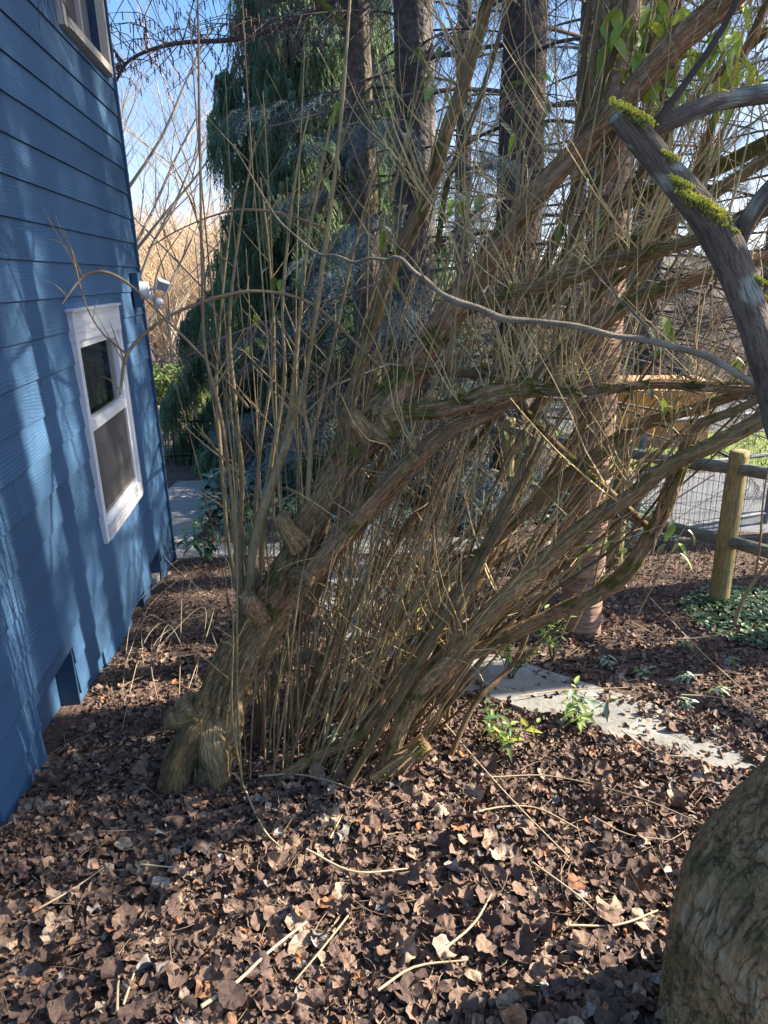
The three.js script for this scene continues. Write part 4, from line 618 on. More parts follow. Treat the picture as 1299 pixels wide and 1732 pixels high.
  for (const [x, y, z, n, r] of MOSS) {
    const heap = (count, size, yy, flat, tones) => { const l = []; for (let i = 0; i < count; i++) { const q = new THREE.IcosahedronGeometry(size * (0.5 + rand()), 0), c = mix3(tones[0], tones[1], rand()), u = rand() + rand() - 1, col = []; q.scale(1, 0.7 + rand(), 1); q.translate(u * r * 1.9, yy - u * r * 0.9 + (rand() - 0.5) * r * flat, (rand() - 0.35) * r * 1.1); for (let k = 0; k < q.attributes.position.count; k++) col.push(...c); q.setAttribute('color', new THREE.Float32BufferAttribute(col, 3)); l.push(q); } return merged(l); };
    const m = part('moss', heap(n * 18, 0.0012, 0.003, 0.40, [[0.50, 0.45, 0.04], [0.74, 0.64, 0.08]]), mossMat, tree); m.position.set(x - o.x, y - o.y, z - o.z);
    const m2 = part('moss', heap(n * 5, 0.0012, -0.003, 0.5, [[0.12, 0.13, 0.03], [0.24, 0.23, 0.05]]), mossMat, tree); m2.position.copy(m.position);
  }
}
// ---------- conifers ----------
const ringBark = (() => {
  const f = (u, v) => { const w = v + 0.012 * (tfbm(u, v, 5, 5, 81, 2) - 0.5); const r = tnoise(u * 3, w * 46, 3, 46, 83) * 0.6 + tnoise(u * 9, w * 90, 9, 90, 85) * 0.4; return clamp(r * 1.5 - 0.25, 0, 1); };
  return { bump: texture(256, 1024, f), color: texture(256, 1024, (u, v) => { const t = 0.66 + 0.22 * f(u, v) + 0.40 * (tfbm(u, v, 6, 12, 87, 4) - 0.3); return [t * 1.03, t * 0.96, t * 0.92]; }, true) };
})();
const flake = { bump: texture(256, 512, (u, v) => tfbm(u, v, 14, 12, 91, 4)), color: texture(256, 512, (u, v) => { const t = 0.64 + 0.6 * (tfbm(u, v, 12, 12, 93, 5) - 0.25); return [t, t * 0.96, t * 0.92]; }, true) };
// sprays: needles set along short twigs, drooping a little; unit length along +z
function needleSpray(seed, o) {
  const rand = rng(seed), pos = [], idx = [], tri = (a, b, c) => { const k = pos.length / 3; pos.push(...a, ...b, ...c); idx.push(k, k + 1, k + 2); };
  for (let t = 0; t < o.twigs; t++) {
    const side = t === 0 ? 0 : (t % 2 ? 1 : -1), at = t === 0 ? 0 : 0.12 + 0.75 * (t / o.twigs), len = t === 0 ? 1 : (0.55 - 0.35 * at) * (0.7 + 0.6 * rand()), yaw = side * (0.75 + 0.3 * rand());
    const n = Math.round(o.needles * len), bx = 0, bz = at, dx = Math.sin(yaw), dz = Math.cos(yaw), droop = o.droop * (0.6 + 0.8 * rand());
    for (let i = 0; i < n; i++) {
      const f = (i + rand()) / n, x = bx + dx * len * f, z = bz + dz * len * f, y = -droop * f * f * len - o.droop * at * at;
      const a = rand() * 6.28, l = o.length * (0.7 + 0.6 * rand()), w = o.width, fx = dx * 0.6, fz = dz * 0.6, ox = Math.cos(a) * dz, oy = Math.sin(a), oz = -Math.cos(a) * dx;
      tri([x - dx * w, y, z - dz * w], [x + dx * w, y, z + dz * w], [x + (ox + fx) * l, y + oy * l, z + (oz + fz) * l]);
    }
    tri([bx - 0.006, -o.droop * at * at, bz], [bx + 0.006, -o.droop * at * at, bz], [bx + dx * len, -droop * len - o.droop * at * at, bz + dz * len]);
  }
  const geo = new THREE.BufferGeometry(); geo.setAttribute('position', new THREE.Float32BufferAttribute(pos, 3)); geo.setIndex(idx); geo.computeVertexNormals(); return geo;
}
// a bare dead twig fan, hanging; unit length along +z
function deadFan(seed) {
  const rand = rng(seed), l = [limb([[0, 0, 0, 0.010], [0, -0.06, 0.5, 0.007], [0, -0.2, 1, 0.003]], { sides: 3, seg: 5 })];
  for (let i = 0; i < 9; i++) { const z = 0.1 + rand() * 0.85, s = rand() < 0.5 ? -1 : 1, w = 0.12 + rand() * 0.3, d = 0.15 + rand() * 0.5; l.push(limb([[0, -0.1 * z, z, 0.005], [s * w * 0.6, -0.1 * z - d * 0.25, z + 0.08, 0.0035], [s * w, -0.1 * z - d, z + 0.16, 0.0018]], { sides: 3, seg: 3 })); }
  return merged(l);
}
const deadFans = [1, 2, 3].map(deadFan), deadMat = mat({ color: 0xffffff, roughness: 1 });
const sprays = [11, 12].map(s => needleSpray(s, { twigs: 9, needles: 46, droop: 0.30, length: 0.055, width: 0.006 }));
const needleMat = mat({ color: 0xffffff, roughness: 0.8, side: THREE.DoubleSide });
// o: r, h, base (lowest limb), count, reach, sag, green (share with needles), tones, twigTone, density
function conifer(name, label, x, z, o, group) {
  const y = g(x, z), t = thing(name, label, 'conifer', [x, y - 0.03, z], 0, group), rand = rng(o.seed);
  const lean = o.lean ?? 0;
  part('trunk', limb([[0, -0.15, 0, o.r * 1.25], [0, 0.12, 0, o.r * 1.08], [lean * 0.1, o.h * 0.15, 0, o.r], [lean * 0.4, o.h * 0.45, 0, o.r * 0.8], [lean * 0.7, o.h * 0.75, 0, o.r * 0.45], [lean, o.h, 0, 0.02]], { sides: 24, step: 0.09, relief: 0.10, ribs: 3, along: 3, tile: o.ring ? 0.9 : 0.5, tileAround: o.ring ? 0.6 : 0.5, seed: o.seed, tint: (px, py, pz) => { const a = fbm(px * 7, py * 2, pz * 7 + o.seed, 3); return mix3(o.bark[0], o.bark[1], clamp(0.5 + a * 1.2, 0, 1)); } }), o.ring ? o.ringMat : o.barkMat, t);
  const green = [[], []], dead = [[], [], []];
  for (let i = 0; i < o.count; i++) {
    const f = Math.pow((i + rand() * 0.8) / o.count, o.low ?? 0.9), h = lerp(o.base, o.h * 0.96, f), a = i * 2.399 + rand() * 0.6, len = o.reach * (1 - 0.88 * f) * (0.7 + 0.55 * rand()) + 0.15, sag = o.sag * (1 - 0.5 * f);
    const c = Math.cos(a), s = Math.sin(a), pts = [0, 0.3, 0.65, 1].map((q) => [c * len * q + lean * h / o.h, h - sag * len * q * q * (1 - 0.4 * q) + 0.06 * len * q, s * len * q, 0.02 * (o.thin ?? 0.8) * (1 - 0.8 * q) * (0.6 + 0.35 * o.reach) + 0.002]);
    if (len > 0.5) part('limb', limb(pts, { sides: 5, seg: 6, tint: () => o.limbTone ?? o.bark[0] }), o.limbMat, t);
    const alive = rand() < o.green(f), n = Math.round(len * o.density * (alive ? 1 : o.deadDensity ?? 0.7));
    for (let k = 0; k < n; k++) {
      const q = 0.12 + 0.88 * Math.pow(rand(), 0.7), yaw = -a + Math.PI / 2 + (rand() - 0.5) * 2.4, p = [c * len * q + lean * h / o.h, h - sag * len * q * q * (1 - 0.4 * q) + 0.06 * len * q, s * len * q];
      (alive ? green[k % 2] : dead[k % 3]).push({ p, e: [0.15 + rand() * 0.7, yaw, (rand() - 0.5) * 0.8], s: (alive ? 0.26 : 0.34) * (0.7 + 0.7 * rand()) * (o.spray ?? 1), c: alive ? mix3(o.tones[0], o.tones[1], rand()) : mix3(o.twigTone[0], o.twigTone[1], rand()) });
    }
  }
  green.forEach((l, i) => l.length && instances('crown', sprays[i], needleMat, l, t));
  dead.forEach((l, i) => l.length && instances('dead_twigs', deadFans[i], deadMat, l, t));
  return t;
}
const ringMat = mat({ color: 0xffffff, vertexColors: true, map: ringBark.color, bumpMap: ringBark.bump, bumpScale: 0.010, roughness: 0.9 });
const flakeMat = mat({ color: 0xffffff, vertexColors: true, map: flake.color, bumpMap: flake.bump, bumpScale: 0.02, roughness: 1 });
const limbMat = mat({ color: 0xffffff, vertexColors: true, roughness: 1 });
const std = { ringMat, barkMat: flakeMat, limbMat, bark: [[0.10, 0.086, 0.08], [0.20, 0.175, 0.165]], tones: [[0.025, 0.045, 0.030], [0.06, 0.085, 0.045]], twigTone: [[0.05, 0.042, 0.04], [0.12, 0.10, 0.09]] };
conifer('spruce_tree', 'slim conifer with reddish ringed bark standing in the litter before the rail fence', 1.04, -3.43, { ...std, seed: 21, ring: true, r: 0.098, h: 9, base: 3.0, count: 60, thin: 0.45, reach: 1.9, sag: 0.35, green: f => f < 0.2 ? 0.25 : 0.75, density: 15, bark: [[0.24, 0.17, 0.13], [0.39, 0.285, 0.225]] });
conifer('spruce_tree', 'tall dark spruce trunk with drooping dead twigs behind the shrub', 1.21, -6.5, { ...std, seed: 22, low: 1.5, thin: 0.6, r: 0.19, h: 15, base: 0.9, count: 105, reach: 2.4, sag: 0.45, green: f => f < 0.12 ? 0.1 : f < 0.4 ? 0.35 : 0.8, density: 14 });
conifer('blue_spruce', 'blue grey spruce with layered bluish needles behind the shrub', 0.37, -7.2, { ...std, seed: 23, low: 1.8, thin: 0.4, spray: 1.35, limbTone: [0.05, 0.05, 0.048], r: 0.19, h: 15, base: 0.3, count: 140, reach: 1.6, sag: 0.42, green: f => 0.85, density: 18, bark: [[0.15, 0.145, 0.145], [0.28, 0.27, 0.27]], tones: [[0.09, 0.135, 0.15], [0.20, 0.27, 0.30]] });
{
  const rows = [[3.4, -13.0, 12], [1.6, -14.2, 14], [6.6, -12.5, 14], [6.2, -18, 16], [4.9, -13.4, 11]];
  const names = ['dark spruce with sparse lower limbs some way behind the orange timber bin', 'dense dark spruce standing between the rail fence and the far trees', 'broad spruce beyond the lawn near the dark car', 'tall far spruce on the lower ground behind the lane', 'bushy spruce right behind the orange timber bin'];
  rows.forEach(([x, z, h], i) => conifer('spruce_tree', names[i], x, z, { ...std, seed: 40 + i, r: 0.15 + 0.01 * i, h, base: 0.5 + (i % 3) * 0.3, low: 1.5, count: 95, reach: 2.3, sag: 0.40, green: f => f < 0.15 ? 0.35 : 0.8, density: 9, spray: 1.35 }));
}
// weeping conifer: limbs arch out and down, hung with long strands
{
  const x = -0.62, z = -9.3, y = g(x, z), t = thing('weeping_cedar', 'dark green weeping conifer hung with long drooping strands beyond the house corner', 'conifer', [x, y, z]), rand = rng(77);
  const H = 8.6;
  part('trunk', limb([[0, -0.2, 0, 0.22], [0, 1.5, 0, 0.17], [0.05, 4, 0, 0.11], [0.1, H, 0, 0.02]], { sides: 14, relief: 0.1, tint: () => [0.12, 0.09, 0.07] }), flakeMat, t);
  const strand = seed => { const r = rng(seed), pos = [], idx = []; for (let s = 0; s < 7; s++) { const ox = (r() - 0.5) * 0.34, oz = (r() - 0.5) * 0.34, L = 0.7 + r() * 0.5; for (let i = 0; i < 16; i++) { const f = i / 16, yy = -f * L, bx = ox * (0.3 + 0.7 * f), bz = oz * (0.3 + 0.7 * f), a = r() * 6.28, w = 0.015 * (1.1 - 0.6 * f), l = 0.15 * (1.1 - 0.5 * f), k = pos.length / 3; pos.push(bx - Math.sin(a) * w, yy, bz + Math.cos(a) * w, bx + Math.sin(a) * w, yy + 0.02, bz - Math.cos(a) * w, bx + Math.cos(a) * 0.05, yy - l, bz + Math.sin(a) * 0.05); idx.push(k, k + 1, k + 2); } } const geo = new THREE.BufferGeometry(); geo.setAttribute('position', new THREE.Float32BufferAttribute(pos, 3)); geo.setIndex(idx); geo.computeVertexNormals(); return geo; };
  const strands = [1, 2, 3].map(strand), lists = [[], [], []];
  for (let i = 0; i < 230; i++) {
    const f = Math.pow(i / 230, 1.15), h = lerp(0.3, H * 0.97, f), a = i * 2.399 + rand() * 0.5, len = lerp(2.25, 0.12, Math.pow(f, 0.95)) * (0.72 + 0.45 * rand()), c = Math.cos(a), s = Math.sin(a);
    const hy = q => h + 0.25 * len * q - 0.75 * len * q * q;
    if (len > 0.8) part('limb', limb([0, 0.35, 0.7, 1].map(q => [c * len * q, hy(q), s * len * q, 0.018 * (1 - 0.8 * q) + 0.003]), { sides: 4, seg: 5, tint: () => [0.09, 0.075, 0.05] }), limbMat, t);
    const n = Math.round(8 + len * 22);
    for (let k = 0; k < n; k++) { const q = 0.25 + 0.78 * Math.pow(rand(), 0.55), sp = (rand() - 0.5) * 0.5 * q; lists[k % 3].push({ p: [c * len * q - s * sp, hy(q) + 0.05, s * len * q + c * sp], e: [(rand() - 0.5) * 0.3, rand() * 6.28, (rand() - 0.5) * 0.3], s: [0.5 + rand() * 0.25, 0.34 + rand() * 0.34, 0.5 + rand() * 0.25], c: mix3([0.105, 0.185, 0.10], [0.26, 0.34, 0.15], Math.pow(rand(), 1.4)) }); }
  }
  const cedarMat = mat({ color: 0xffffff, roughness: 1, transmission: 0.35, thickness: 0, side: THREE.DoubleSide });
  strands.forEach((q, i) => instances('crown', q, cedarMat, lists[i], t));
}
// ---------- bare broadleaf trees ----------
function bareGeo(seed, o) {
  const rand = rng(seed), thick = [], fine = [];
  const grow = (p, d, len, r, level) => {
    const pts = [[p.x, p.y, p.z, r]], n = 3, q = p.clone(), e = d.clone();
    for (let i = 1; i <= n; i++) { e.add(V((rand() - 0.5) * (level ? 0.35 : 0.05), (o.rise ?? 0.12) * rand(), (rand() - 0.5) * (level ? 0.35 : 0.05))).normalize(); q.addScaledVector(e, len / n); pts.push([q.x, q.y, q.z, r * (1 - 0.55 * i / n)]); }
    (level < 2 ? thick : fine).push(limb(pts, { sides: level < 1 ? 9 : level < 2 ? 5 : 3, seg: level < 2 ? 6 : 3, tint: () => level < 2 ? o.bark : o.twig }));
    if (level >= o.levels) return;
    const kids = level === 0 ? o.first : o.kids;
    for (let k = 0; k < kids; k++) { const lo = level === 0 ? o.low ?? 0.3 : 0.3, t = lo + (1 - lo) * (k + rand()) / kids, i = Math.min(n - 1, Math.floor(t * n)), f = t * n - i, A = pts[i], B = pts[Math.min(n, i + 1)], c = V(lerp(A[0], B[0], f), lerp(A[1], B[1], f), lerp(A[2], B[2], f)), a = rand() * 6.28, w = 0.55 + rand() * 0.5, nd = e.clone().multiplyScalar(0.8).add(V(Math.cos(a) * w, (rand() - 0.15) * 0.5, Math.sin(a) * w)).normalize(); grow(c, nd, len * (0.48 + 0.2 * rand()), Math.max(r * 0.42, 0.0025 * (o.min ?? 1)), level + 1); }
  };
  grow(V(0, -0.1, 0), V(o.lean ?? 0, 1, 0).normalize(), o.h, o.r, 0);
  return [merged(thick), merged(fine)];
}
function bareTree(name, label, x, z, seed, o, group) {
  const t = thing(name, label, 'tree', [x, g(x, z), z], 0, group), [a, b] = bareGeo(seed, o);
  part('trunk', a, limbMat, t); const c = part('crown', b, limbMat, t); c.userData.kind = 'stuff'; return t;
}
{
  const warm = { bark: [0.30, 0.245, 0.19], twig: [0.38, 0.29, 0.205], levels: 4, first: 8, kids: 4, h: 4.6, r: 0.07, min: 1.0 };
  bareTree('bare_tree', 'leafless tree with fine upright twigs against the sky beside the house corner', -4.3, -12.5, 101, { ...warm, lean: 0.10 }, undefined);
  bareTree('bare_tree', 'leafless tree with spreading twigs between house corner and weeping conifer', -3.4, -14.5, 102, { ...warm, h: 4.2 });
  bareTree('bare_tree', 'small leafless tan tree low behind the clipped hedge', -4.6, -16, 103, { ...warm, h: 3.0, twig: [0.42, 0.30, 0.18] });
  // catkin tree whose grey trunk stands behind the shrub, its twigs hanging over the view
  const [a, b] = bareGeo(104, { ...warm, h: 7.6, r: 0.06, first: 10, kids: 4, levels: 3, low: 0.82, bark: [0.17, 0.15, 0.14], twig: [0.16, 0.11, 0.10], min: 1.2 });
  const t = thing('catkin_tree', 'grey barked leafless tree with moss on its limb and hanging catkins', 'tree', [-0.12, g(-0.12, -7), -7]);
  part('trunk', limb([[0, -0.15, 0, 0.19], [0, 0.2, 0, 0.155], [0.02, 2.2, 0, 0.135], [0, 4.5, 0.03, 0.11], [0.03, 7.6, 0, 0.05]], { sides: 28, step: 0.05, relief: 0.12, ribs: 3, along: 3, lump: 0.05, tile: 0.5, tileAround: 0.45, seed: 6, tint: (x, y, z) => { const q = fbm(x * 8, y * 5, z * 8, 3); return q > 0.14 ? [0.17, 0.17, 0.07] : mix3([0.20, 0.175, 0.155], [0.33, 0.29, 0.265], clamp(0.5 + q, 0, 1)); } }), flakeMat, t);
  part('limb', a, limbMat, t); part('crown', b, limbMat, t).userData.kind = 'stuff';
  const loc = pts => pts.map(([x, y, z, r]) => [x + 0.12, y - g(-0.12, -7), z + 7, r]);
  part('limb', limb(loc(CATKIN.o1), { sides: 10, relief: 0.2, step: 0.04, tint: (x, y, z) => noise3(x * 20, y * 20, z * 20) > -0.3 ? [0.22, 0.22, 0.035] : [0.15, 0.12, 0.09] }), limbMat, t, 'limb covered in yellow green moss');
  part('limb', limb(loc(CATKIN.a1), { sides: 8, relief: 0.1, step: 0.06, tint: () => [0.15, 0.105, 0.09] }), limbMat, t);
  const rand = rng(55), hang = [], cat = [];
  for (let i = 0; i < 120; i++) {
    const pts = loc(CATKIN.a1), q = (0.05 + rand() * 0.9) * (pts.length - 1), j = Math.floor(q), f = q - j, A = pts[j], B = pts[Math.min(pts.length - 1, j + 1)], p = [lerp(A[0], B[0], f), lerp(A[1], B[1], f), lerp(A[2], B[2], f)], dx = (rand() - 0.65) * 0.9, dy = (rand() - 0.35) * 0.9, dz = (rand() - 0.5) * 0.7;
    hang.push(limb([[...p, 0.005], [p[0] + dx * 0.4, p[1] + dy * 0.5, p[2] + dz * 0.5, 0.004], [p[0] + dx, p[1] + dy * 0.7 - 0.1, p[2] + dz, 0.0022]], { sides: 3, seg: 5, tint: () => [0.15, 0.105, 0.095] }));
    for (let k = 0; k < 3; k++) cat.push(limb([[p[0] + dx * (0.5 + 0.25 * k), p[1] + dy * (0.5 + 0.1 * k) - 0.03 * k, p[2] + dz * (0.5 + 0.25 * k), 0.004], [p[0] + dx * (0.5 + 0.25 * k), p[1] + dy * (0.5 + 0.1 * k) - 0.03 * k - 0.06, p[2] + dz * (0.5 + 0.25 * k), 0.005]], { sides: 4, seg: 2, tint: () => [0.17, 0.10, 0.07] }));
  }
  part('hanging_twigs', merged(hang), limbMat, t).userData.kind = 'stuff';
  part('catkins', merged(cat), limbMat, t).userData.kind = 'stuff';
  // the far wood down in the valley: one mass
  const far = [201, 202, 203].map(s => merged(bareGeo(s, { ...warm, h: 5.5, r: 0.12, levels: 3, first: 16, kids: 8, min: 6, bark: [0.34, 0.28, 0.21], twig: [0.56, 0.44, 0.31] })));
  const lists = [[], [], []], fr = rng(9);
  for (let i = 0; i < 84; i++) { const d = 24 + Math.pow(fr(), 0.8) * 60, x = -0.06 * d - fr() * d * 0.5 + 1, z = -d; lists[i % 3].push({ p: [x, g(x, z) - 0.3, z], e: [0, fr() * 6.28, 0], s: (1.75 + 0.055 * d * (0.5 + 0.6 * fr()) - g(x, z)) / 8.5, c: mix3([0.8, 0.78, 0.78], [1.15, 1.05, 0.95], fr()) }); }
  far.forEach((q, i) => instances('far_wood', q, limbMat, lists[i], scene, ['tan leafless wood filling the valley beyond the hedge', 'pale brown leafless wood on the slope beyond the hedge', 'straw coloured leafless wood further down the valley'][i], 'wood'));
}
// tall conifers on the far side of the drive, right of the view: their crowns shade the house wall
[[5.3, -5.7, 31, 4.6, 14], [6.9, -5.0, 32, 8.0, 16], [5.6, -3.8, 33, 6.9, 15]].forEach(([x, z, s, base, h], i) => conifer('spruce_tree', ['tall spruce with high crown standing right of the rail fence', 'tall spruce with high crown behind the one by the fence', 'tall spruce with very high crown between the drive and the garden tree'][i], x, z, { ...std, seed: s, r: 0.18, h, base, count: 84, reach: 2.1, sag: 0.35, green: () => 0.97, density: 16, spray: 2.1 }));
// ---------- leaf litter ----------
function litterLeaf(seed, lobes) {
  const rand = rng(seed), n = lobes ? 26 : 22, p2 = rand() * 6, p3 = rand() * 6, rings = [0, 0.4, 0.75, 1], pos = [], idx = [], uv = [];
  const curl = seed % 2 ? 1 : 0.45, c1 = (rand() - 0.5) * 4.4 * curl, c2 = (rand() - 0.5) * 3.6 * curl, ph = rand() * 6, amp = 0.12 + rand() * 0.2, cup = 0.15 + rand() * 0.45, tear = rand() * 6.28, tw = 0.25 + rand() * 0.4;
  const shape = a => lobes ? (0.66 + 0.34 * Math.pow(Math.abs(Math.cos(a * 2.5 + 0.2 * Math.sin(a + ph))), 1.2)) * (1 - 0.45 * Math.exp(-Math.pow(Math.sin((a - tear) / 2) / tw, 2))) : 0.58 + 0.3 * Math.pow(Math.abs(Math.cos(a)), 1.5) + 0.03 * Math.sin(a * 5 + ph) + 0.02 * Math.sin(a * 9 + ph * 2);
  const bend = (x, y, z) => { let q = [x, y, z]; const r = (a, k, i, j) => { const t = q[i] * k; if (Math.abs(k) > 0.05) { const R = 1 / k; const ni = Math.sin(t) * (R - q[j]), nj = R - Math.cos(t) * (R - q[j]); q[i] = ni; q[j] = nj; } }; r(0, c1, 0, 1); r(0, c2 * 0.7, 2, 1); return q; };
  rings.forEach((r, k) => { for (let i = 0; i < (k ? n : 1); i++) { const a = i / n * Math.PI * 2, R = r * lerp(0.75, shape(a), r), x = Math.cos(a) * R, z = Math.sin(a) * R, y = amp * r * Math.sin(a * 3 + ph) + cup * r * r * 0.35 + ((seed % 2 ? 0.10 : 0.04) * Math.sin(a * 4 + p2) + 0.07 * Math.sin(a * 8 + p3) * r + (rand() - 0.5) * 0.07) * r; pos.push(...bend(x, y, z)); uv.push(0.5 + x / 2, 0.5 + z / 2); } });
  for (let i = 0; i < n; i++) idx.push(0, 1 + (i + 1) % n, 1 + i);
  for (let k = 0; k < rings.length - 2; k++) for (let i = 0; i < n; i++) { const a = 1 + k * n + i, b = 1 + k * n + (i + 1) % n; idx.push(a, b, a + n, b, b + n, a + n); }
  const geo = new THREE.BufferGeometry(); geo.setAttribute('position', new THREE.Float32BufferAttribute(pos, 3)); geo.setAttribute('uv', new THREE.Float32BufferAttribute(uv, 2)); geo.setIndex(idx); geo.computeVertexNormals(); return geo;
}
const veins = texture(128, 128, (u, v) => { const x = u - 0.5, y = v - 0.5, a = Math.atan2(y, x), r = Math.hypot(x, y), k = Math.pow(Math.abs(Math.sin(a * 2.5)), 8), t = 0.74 + 0.26 * tfbm(u, v, 12, 12, 5, 3) - 0.12 * k * (r < 0.45 ? 1 : 0); return [t, t, t]; }, true);
const veinBump = texture(128, 128, (u, v) => clamp(0.85 * tfbm(u, v, 7, 7, 6, 4) + 0.15 * Math.abs(Math.sin(Math.atan2(v - 0.5, u - 0.5) * 5)), 0, 1));
const LEAFTONE = r => { const t = r(), q = r(); return t < 0.54 ? mix3([0.10, 0.060, 0.049], [0.18, 0.113, 0.092], q) : t < 0.88 ? mix3([0.215, 0.132, 0.096], [0.33, 0.215, 0.156], q) : t < 0.94 ? mix3([0.38, 0.265, 0.19], [0.52, 0.39, 0.29], q) : t < 0.985 ? mix3([0.32, 0.14, 0.07], [0.42, 0.21, 0.11], q) : mix3([0.28, 0.25, 0.24], [0.38, 0.34, 0.32], q); };
const leafShapes = [1, 2, 3, 4, 5, 6, 7, 8].map(s => litterLeaf(s * 13, s === 5));
const litterMat = mat({ color: 0xffffff, map: veins, bumpMap: veinBump, bumpScale: 0.002, roughness: 0.85, side: THREE.DoubleSide });
const underHouse = (x, z) => x * COS - z * SIN < WALL + 0.03;
const SLABS = [[[1.20, -2.18], [0.05, -3.32], 0.18], [[-0.12, -3.7], [-0.4, -5.1], 0.17], [[0.9, -5.32], [-3.4, -5.32], 0.19], [[-1.95, -5.4], [-2.0, -7.6], 0.28]];
const onPath = (x, z) => { let m = 9; for (const [a, b, w] of SLABS) { const dx = b[0] - a[0], dz = b[1] - a[1], t = clamp(((x - a[0]) * dx + (z - a[1]) * dz) / (dx * dx + dz * dz), 0, 1); m = Math.min(m, Math.hypot(x - a[0] - dx * t, z - a[1] - dz * t) - w); } return m; };
const onRoad = (x, z) => (x > 2.0 && z < -5.25 - 0.02 * x) || z < -9;
{
  const rand = rng(1234);
  // the 300 that show largest: each a thing
  const toneOf = [...Array(14)].map(() => LEAFTONE(rand)), tones = toneOf.map(c => mat({ color: lin(...c), map: veins, bumpMap: veinBump, bumpScale: 0.004, roughness: 0.85, side: THREE.DoubleSide }));
  let made = 0;
  while (made < 300) {
    const z = -1.02 - Math.pow(rand(), 1.2) * 1.15, x = (rand() - 0.5) * 2 * (-z * 0.56 + 0.12);
    if (underHouse(x, z) || Math.hypot(x - 0.79, z + 1.1) < 0.2 || Math.hypot(x + 0.68, z + 2.15) < 0.16) continue;
    const tone = Math.floor(rand() * 14), c = toneOf[tone], look = (c[0] > 2 * c[1] ? 'rusty orange' : c[0] > 0.36 ? 'pale tan' : c[0] > 0.2 ? 'mid brown' : 'dark brown') + (made % 8 === 4 ? ' lobed' : ' oval');
    const o = single('fallen_leaf', leafShapes[made % 8], tones[tone], look + ' curled dead leaf lying on top of the litter', 'leaf', look + ' dead leaves on top of the litter');
    o.position.set(x, gn(x, z) + 0.022 + rand() * 0.016, z); o.rotation.set((rand() - 0.5) * 1.7, rand() * 6.28, (rand() - 0.5) * 1.7); o.scale.setScalar(0.022 + rand() * 0.026); made++;
  }
  // the rest
  const lists = leafShapes.map(() => []);
  const add = (x, z, s, lift) => { if (underHouse(x, z) || onRoad(x, z)) return; const d = onPath(x, z); if (d < -0.05 + 0.17 * fbm(x * 4, 2, z * 4, 4) && rand() < 0.955) return; lists[Math.floor(rand() * 8)].push({ p: [x, gn(x, z) + lift + (d < 0 ? 0.010 : 0), z], e: [(rand() - 0.5) * 1.5, rand() * 6.28, (rand() - 0.5) * 1.5], s: [s, s * (0.4 + rand() * 0.7), s * (0.55 + rand() * 0.6)], c: LEAFTONE(rand) }); };
  for (let i = 0; i < 13000; i++) { const z = -0.8 - Math.pow(rand(), 1.1) * 1.7, x = (rand() - 0.5) * 2 * (-z * 0.6 + 0.3); const big = rand() < 0.35 * (1 - sstep(-1.9, -2.5, z) * 0.6); add(x, z, big ? 0.017 + rand() * 0.022 : 0.008 + rand() * 0.013, rand() * 0.026); }
  for (let i = 0; i < 30000; i++) { const z = -1.8 - Math.pow(rand(), 1.3) * 5.2, x = (rand() - 0.45) * 2 * (-z * 0.55 + 0.8); add(x, z, (0.008 + rand() * 0.014) * (z > -4 ? 1.25 : 1), rand() * 0.02); }
  for (let i = 0; i < 5000; i++) { const z = 1.2 - rand() * 2.0, x = (rand() - 0.4) * 3.4; add(x, z, 0.016 + rand() * 0.02, rand() * 0.02); }
  const names = ['brown leaf litter thick over the garden ground', 'purple brown leaf litter over the garden ground', 'pale curled leaf litter over the garden ground', 'crumbled leaf litter over the garden ground', 'broken brown leaf litter over the garden ground', 'dark damp leaf litter over the garden ground', 'tan leaf litter scattered over the garden ground', 'lobed leaf litter scattered over the garden ground'];
  lists.forEach((l, i) => instances('leaf_litter', leafShapes[i], litterMat, l, scene, names[i], 'leaf litter'));
  // needles and broken twigs
  const bit = limb([[0, 0, 0, 0.014], [0.02, 0.01, 0.5, 0.012], [-0.02, 0, 1, 0.008]], { sides: 3, seg: 3 }), bits = [];
  for (let i = 0; i < 5500; i++) { const z = -0.9 - Math.pow(rand(), 0.8) * 5, x = (rand() - 0.42) * 2 * (-z * 0.58 + 0.4); if (underHouse(x, z) || onRoad(x, z)) continue; if (onPath(x, z) < 0 && rand() < 0.75) continue; bits.push({ p: [x, gn(x, z) + 0.012 + rand() * 0.022, z], e: [(rand() - 0.5) * 0.5, rand() * 6.28, 0], s: [0.10 + rand() * 0.06, 0.10, 0.03 + rand() * rand() * 0.13], c: mix3([0.12, 0.08, 0.06], [0.32, 0.235, 0.16], rand()) }); }
  instances('broken_twigs', bit, mat({ color: 0xffffff, roughness: 0.9 }), bits, scene, 'broken bits of twig strewn through the leaf litter', 'twigs');
}
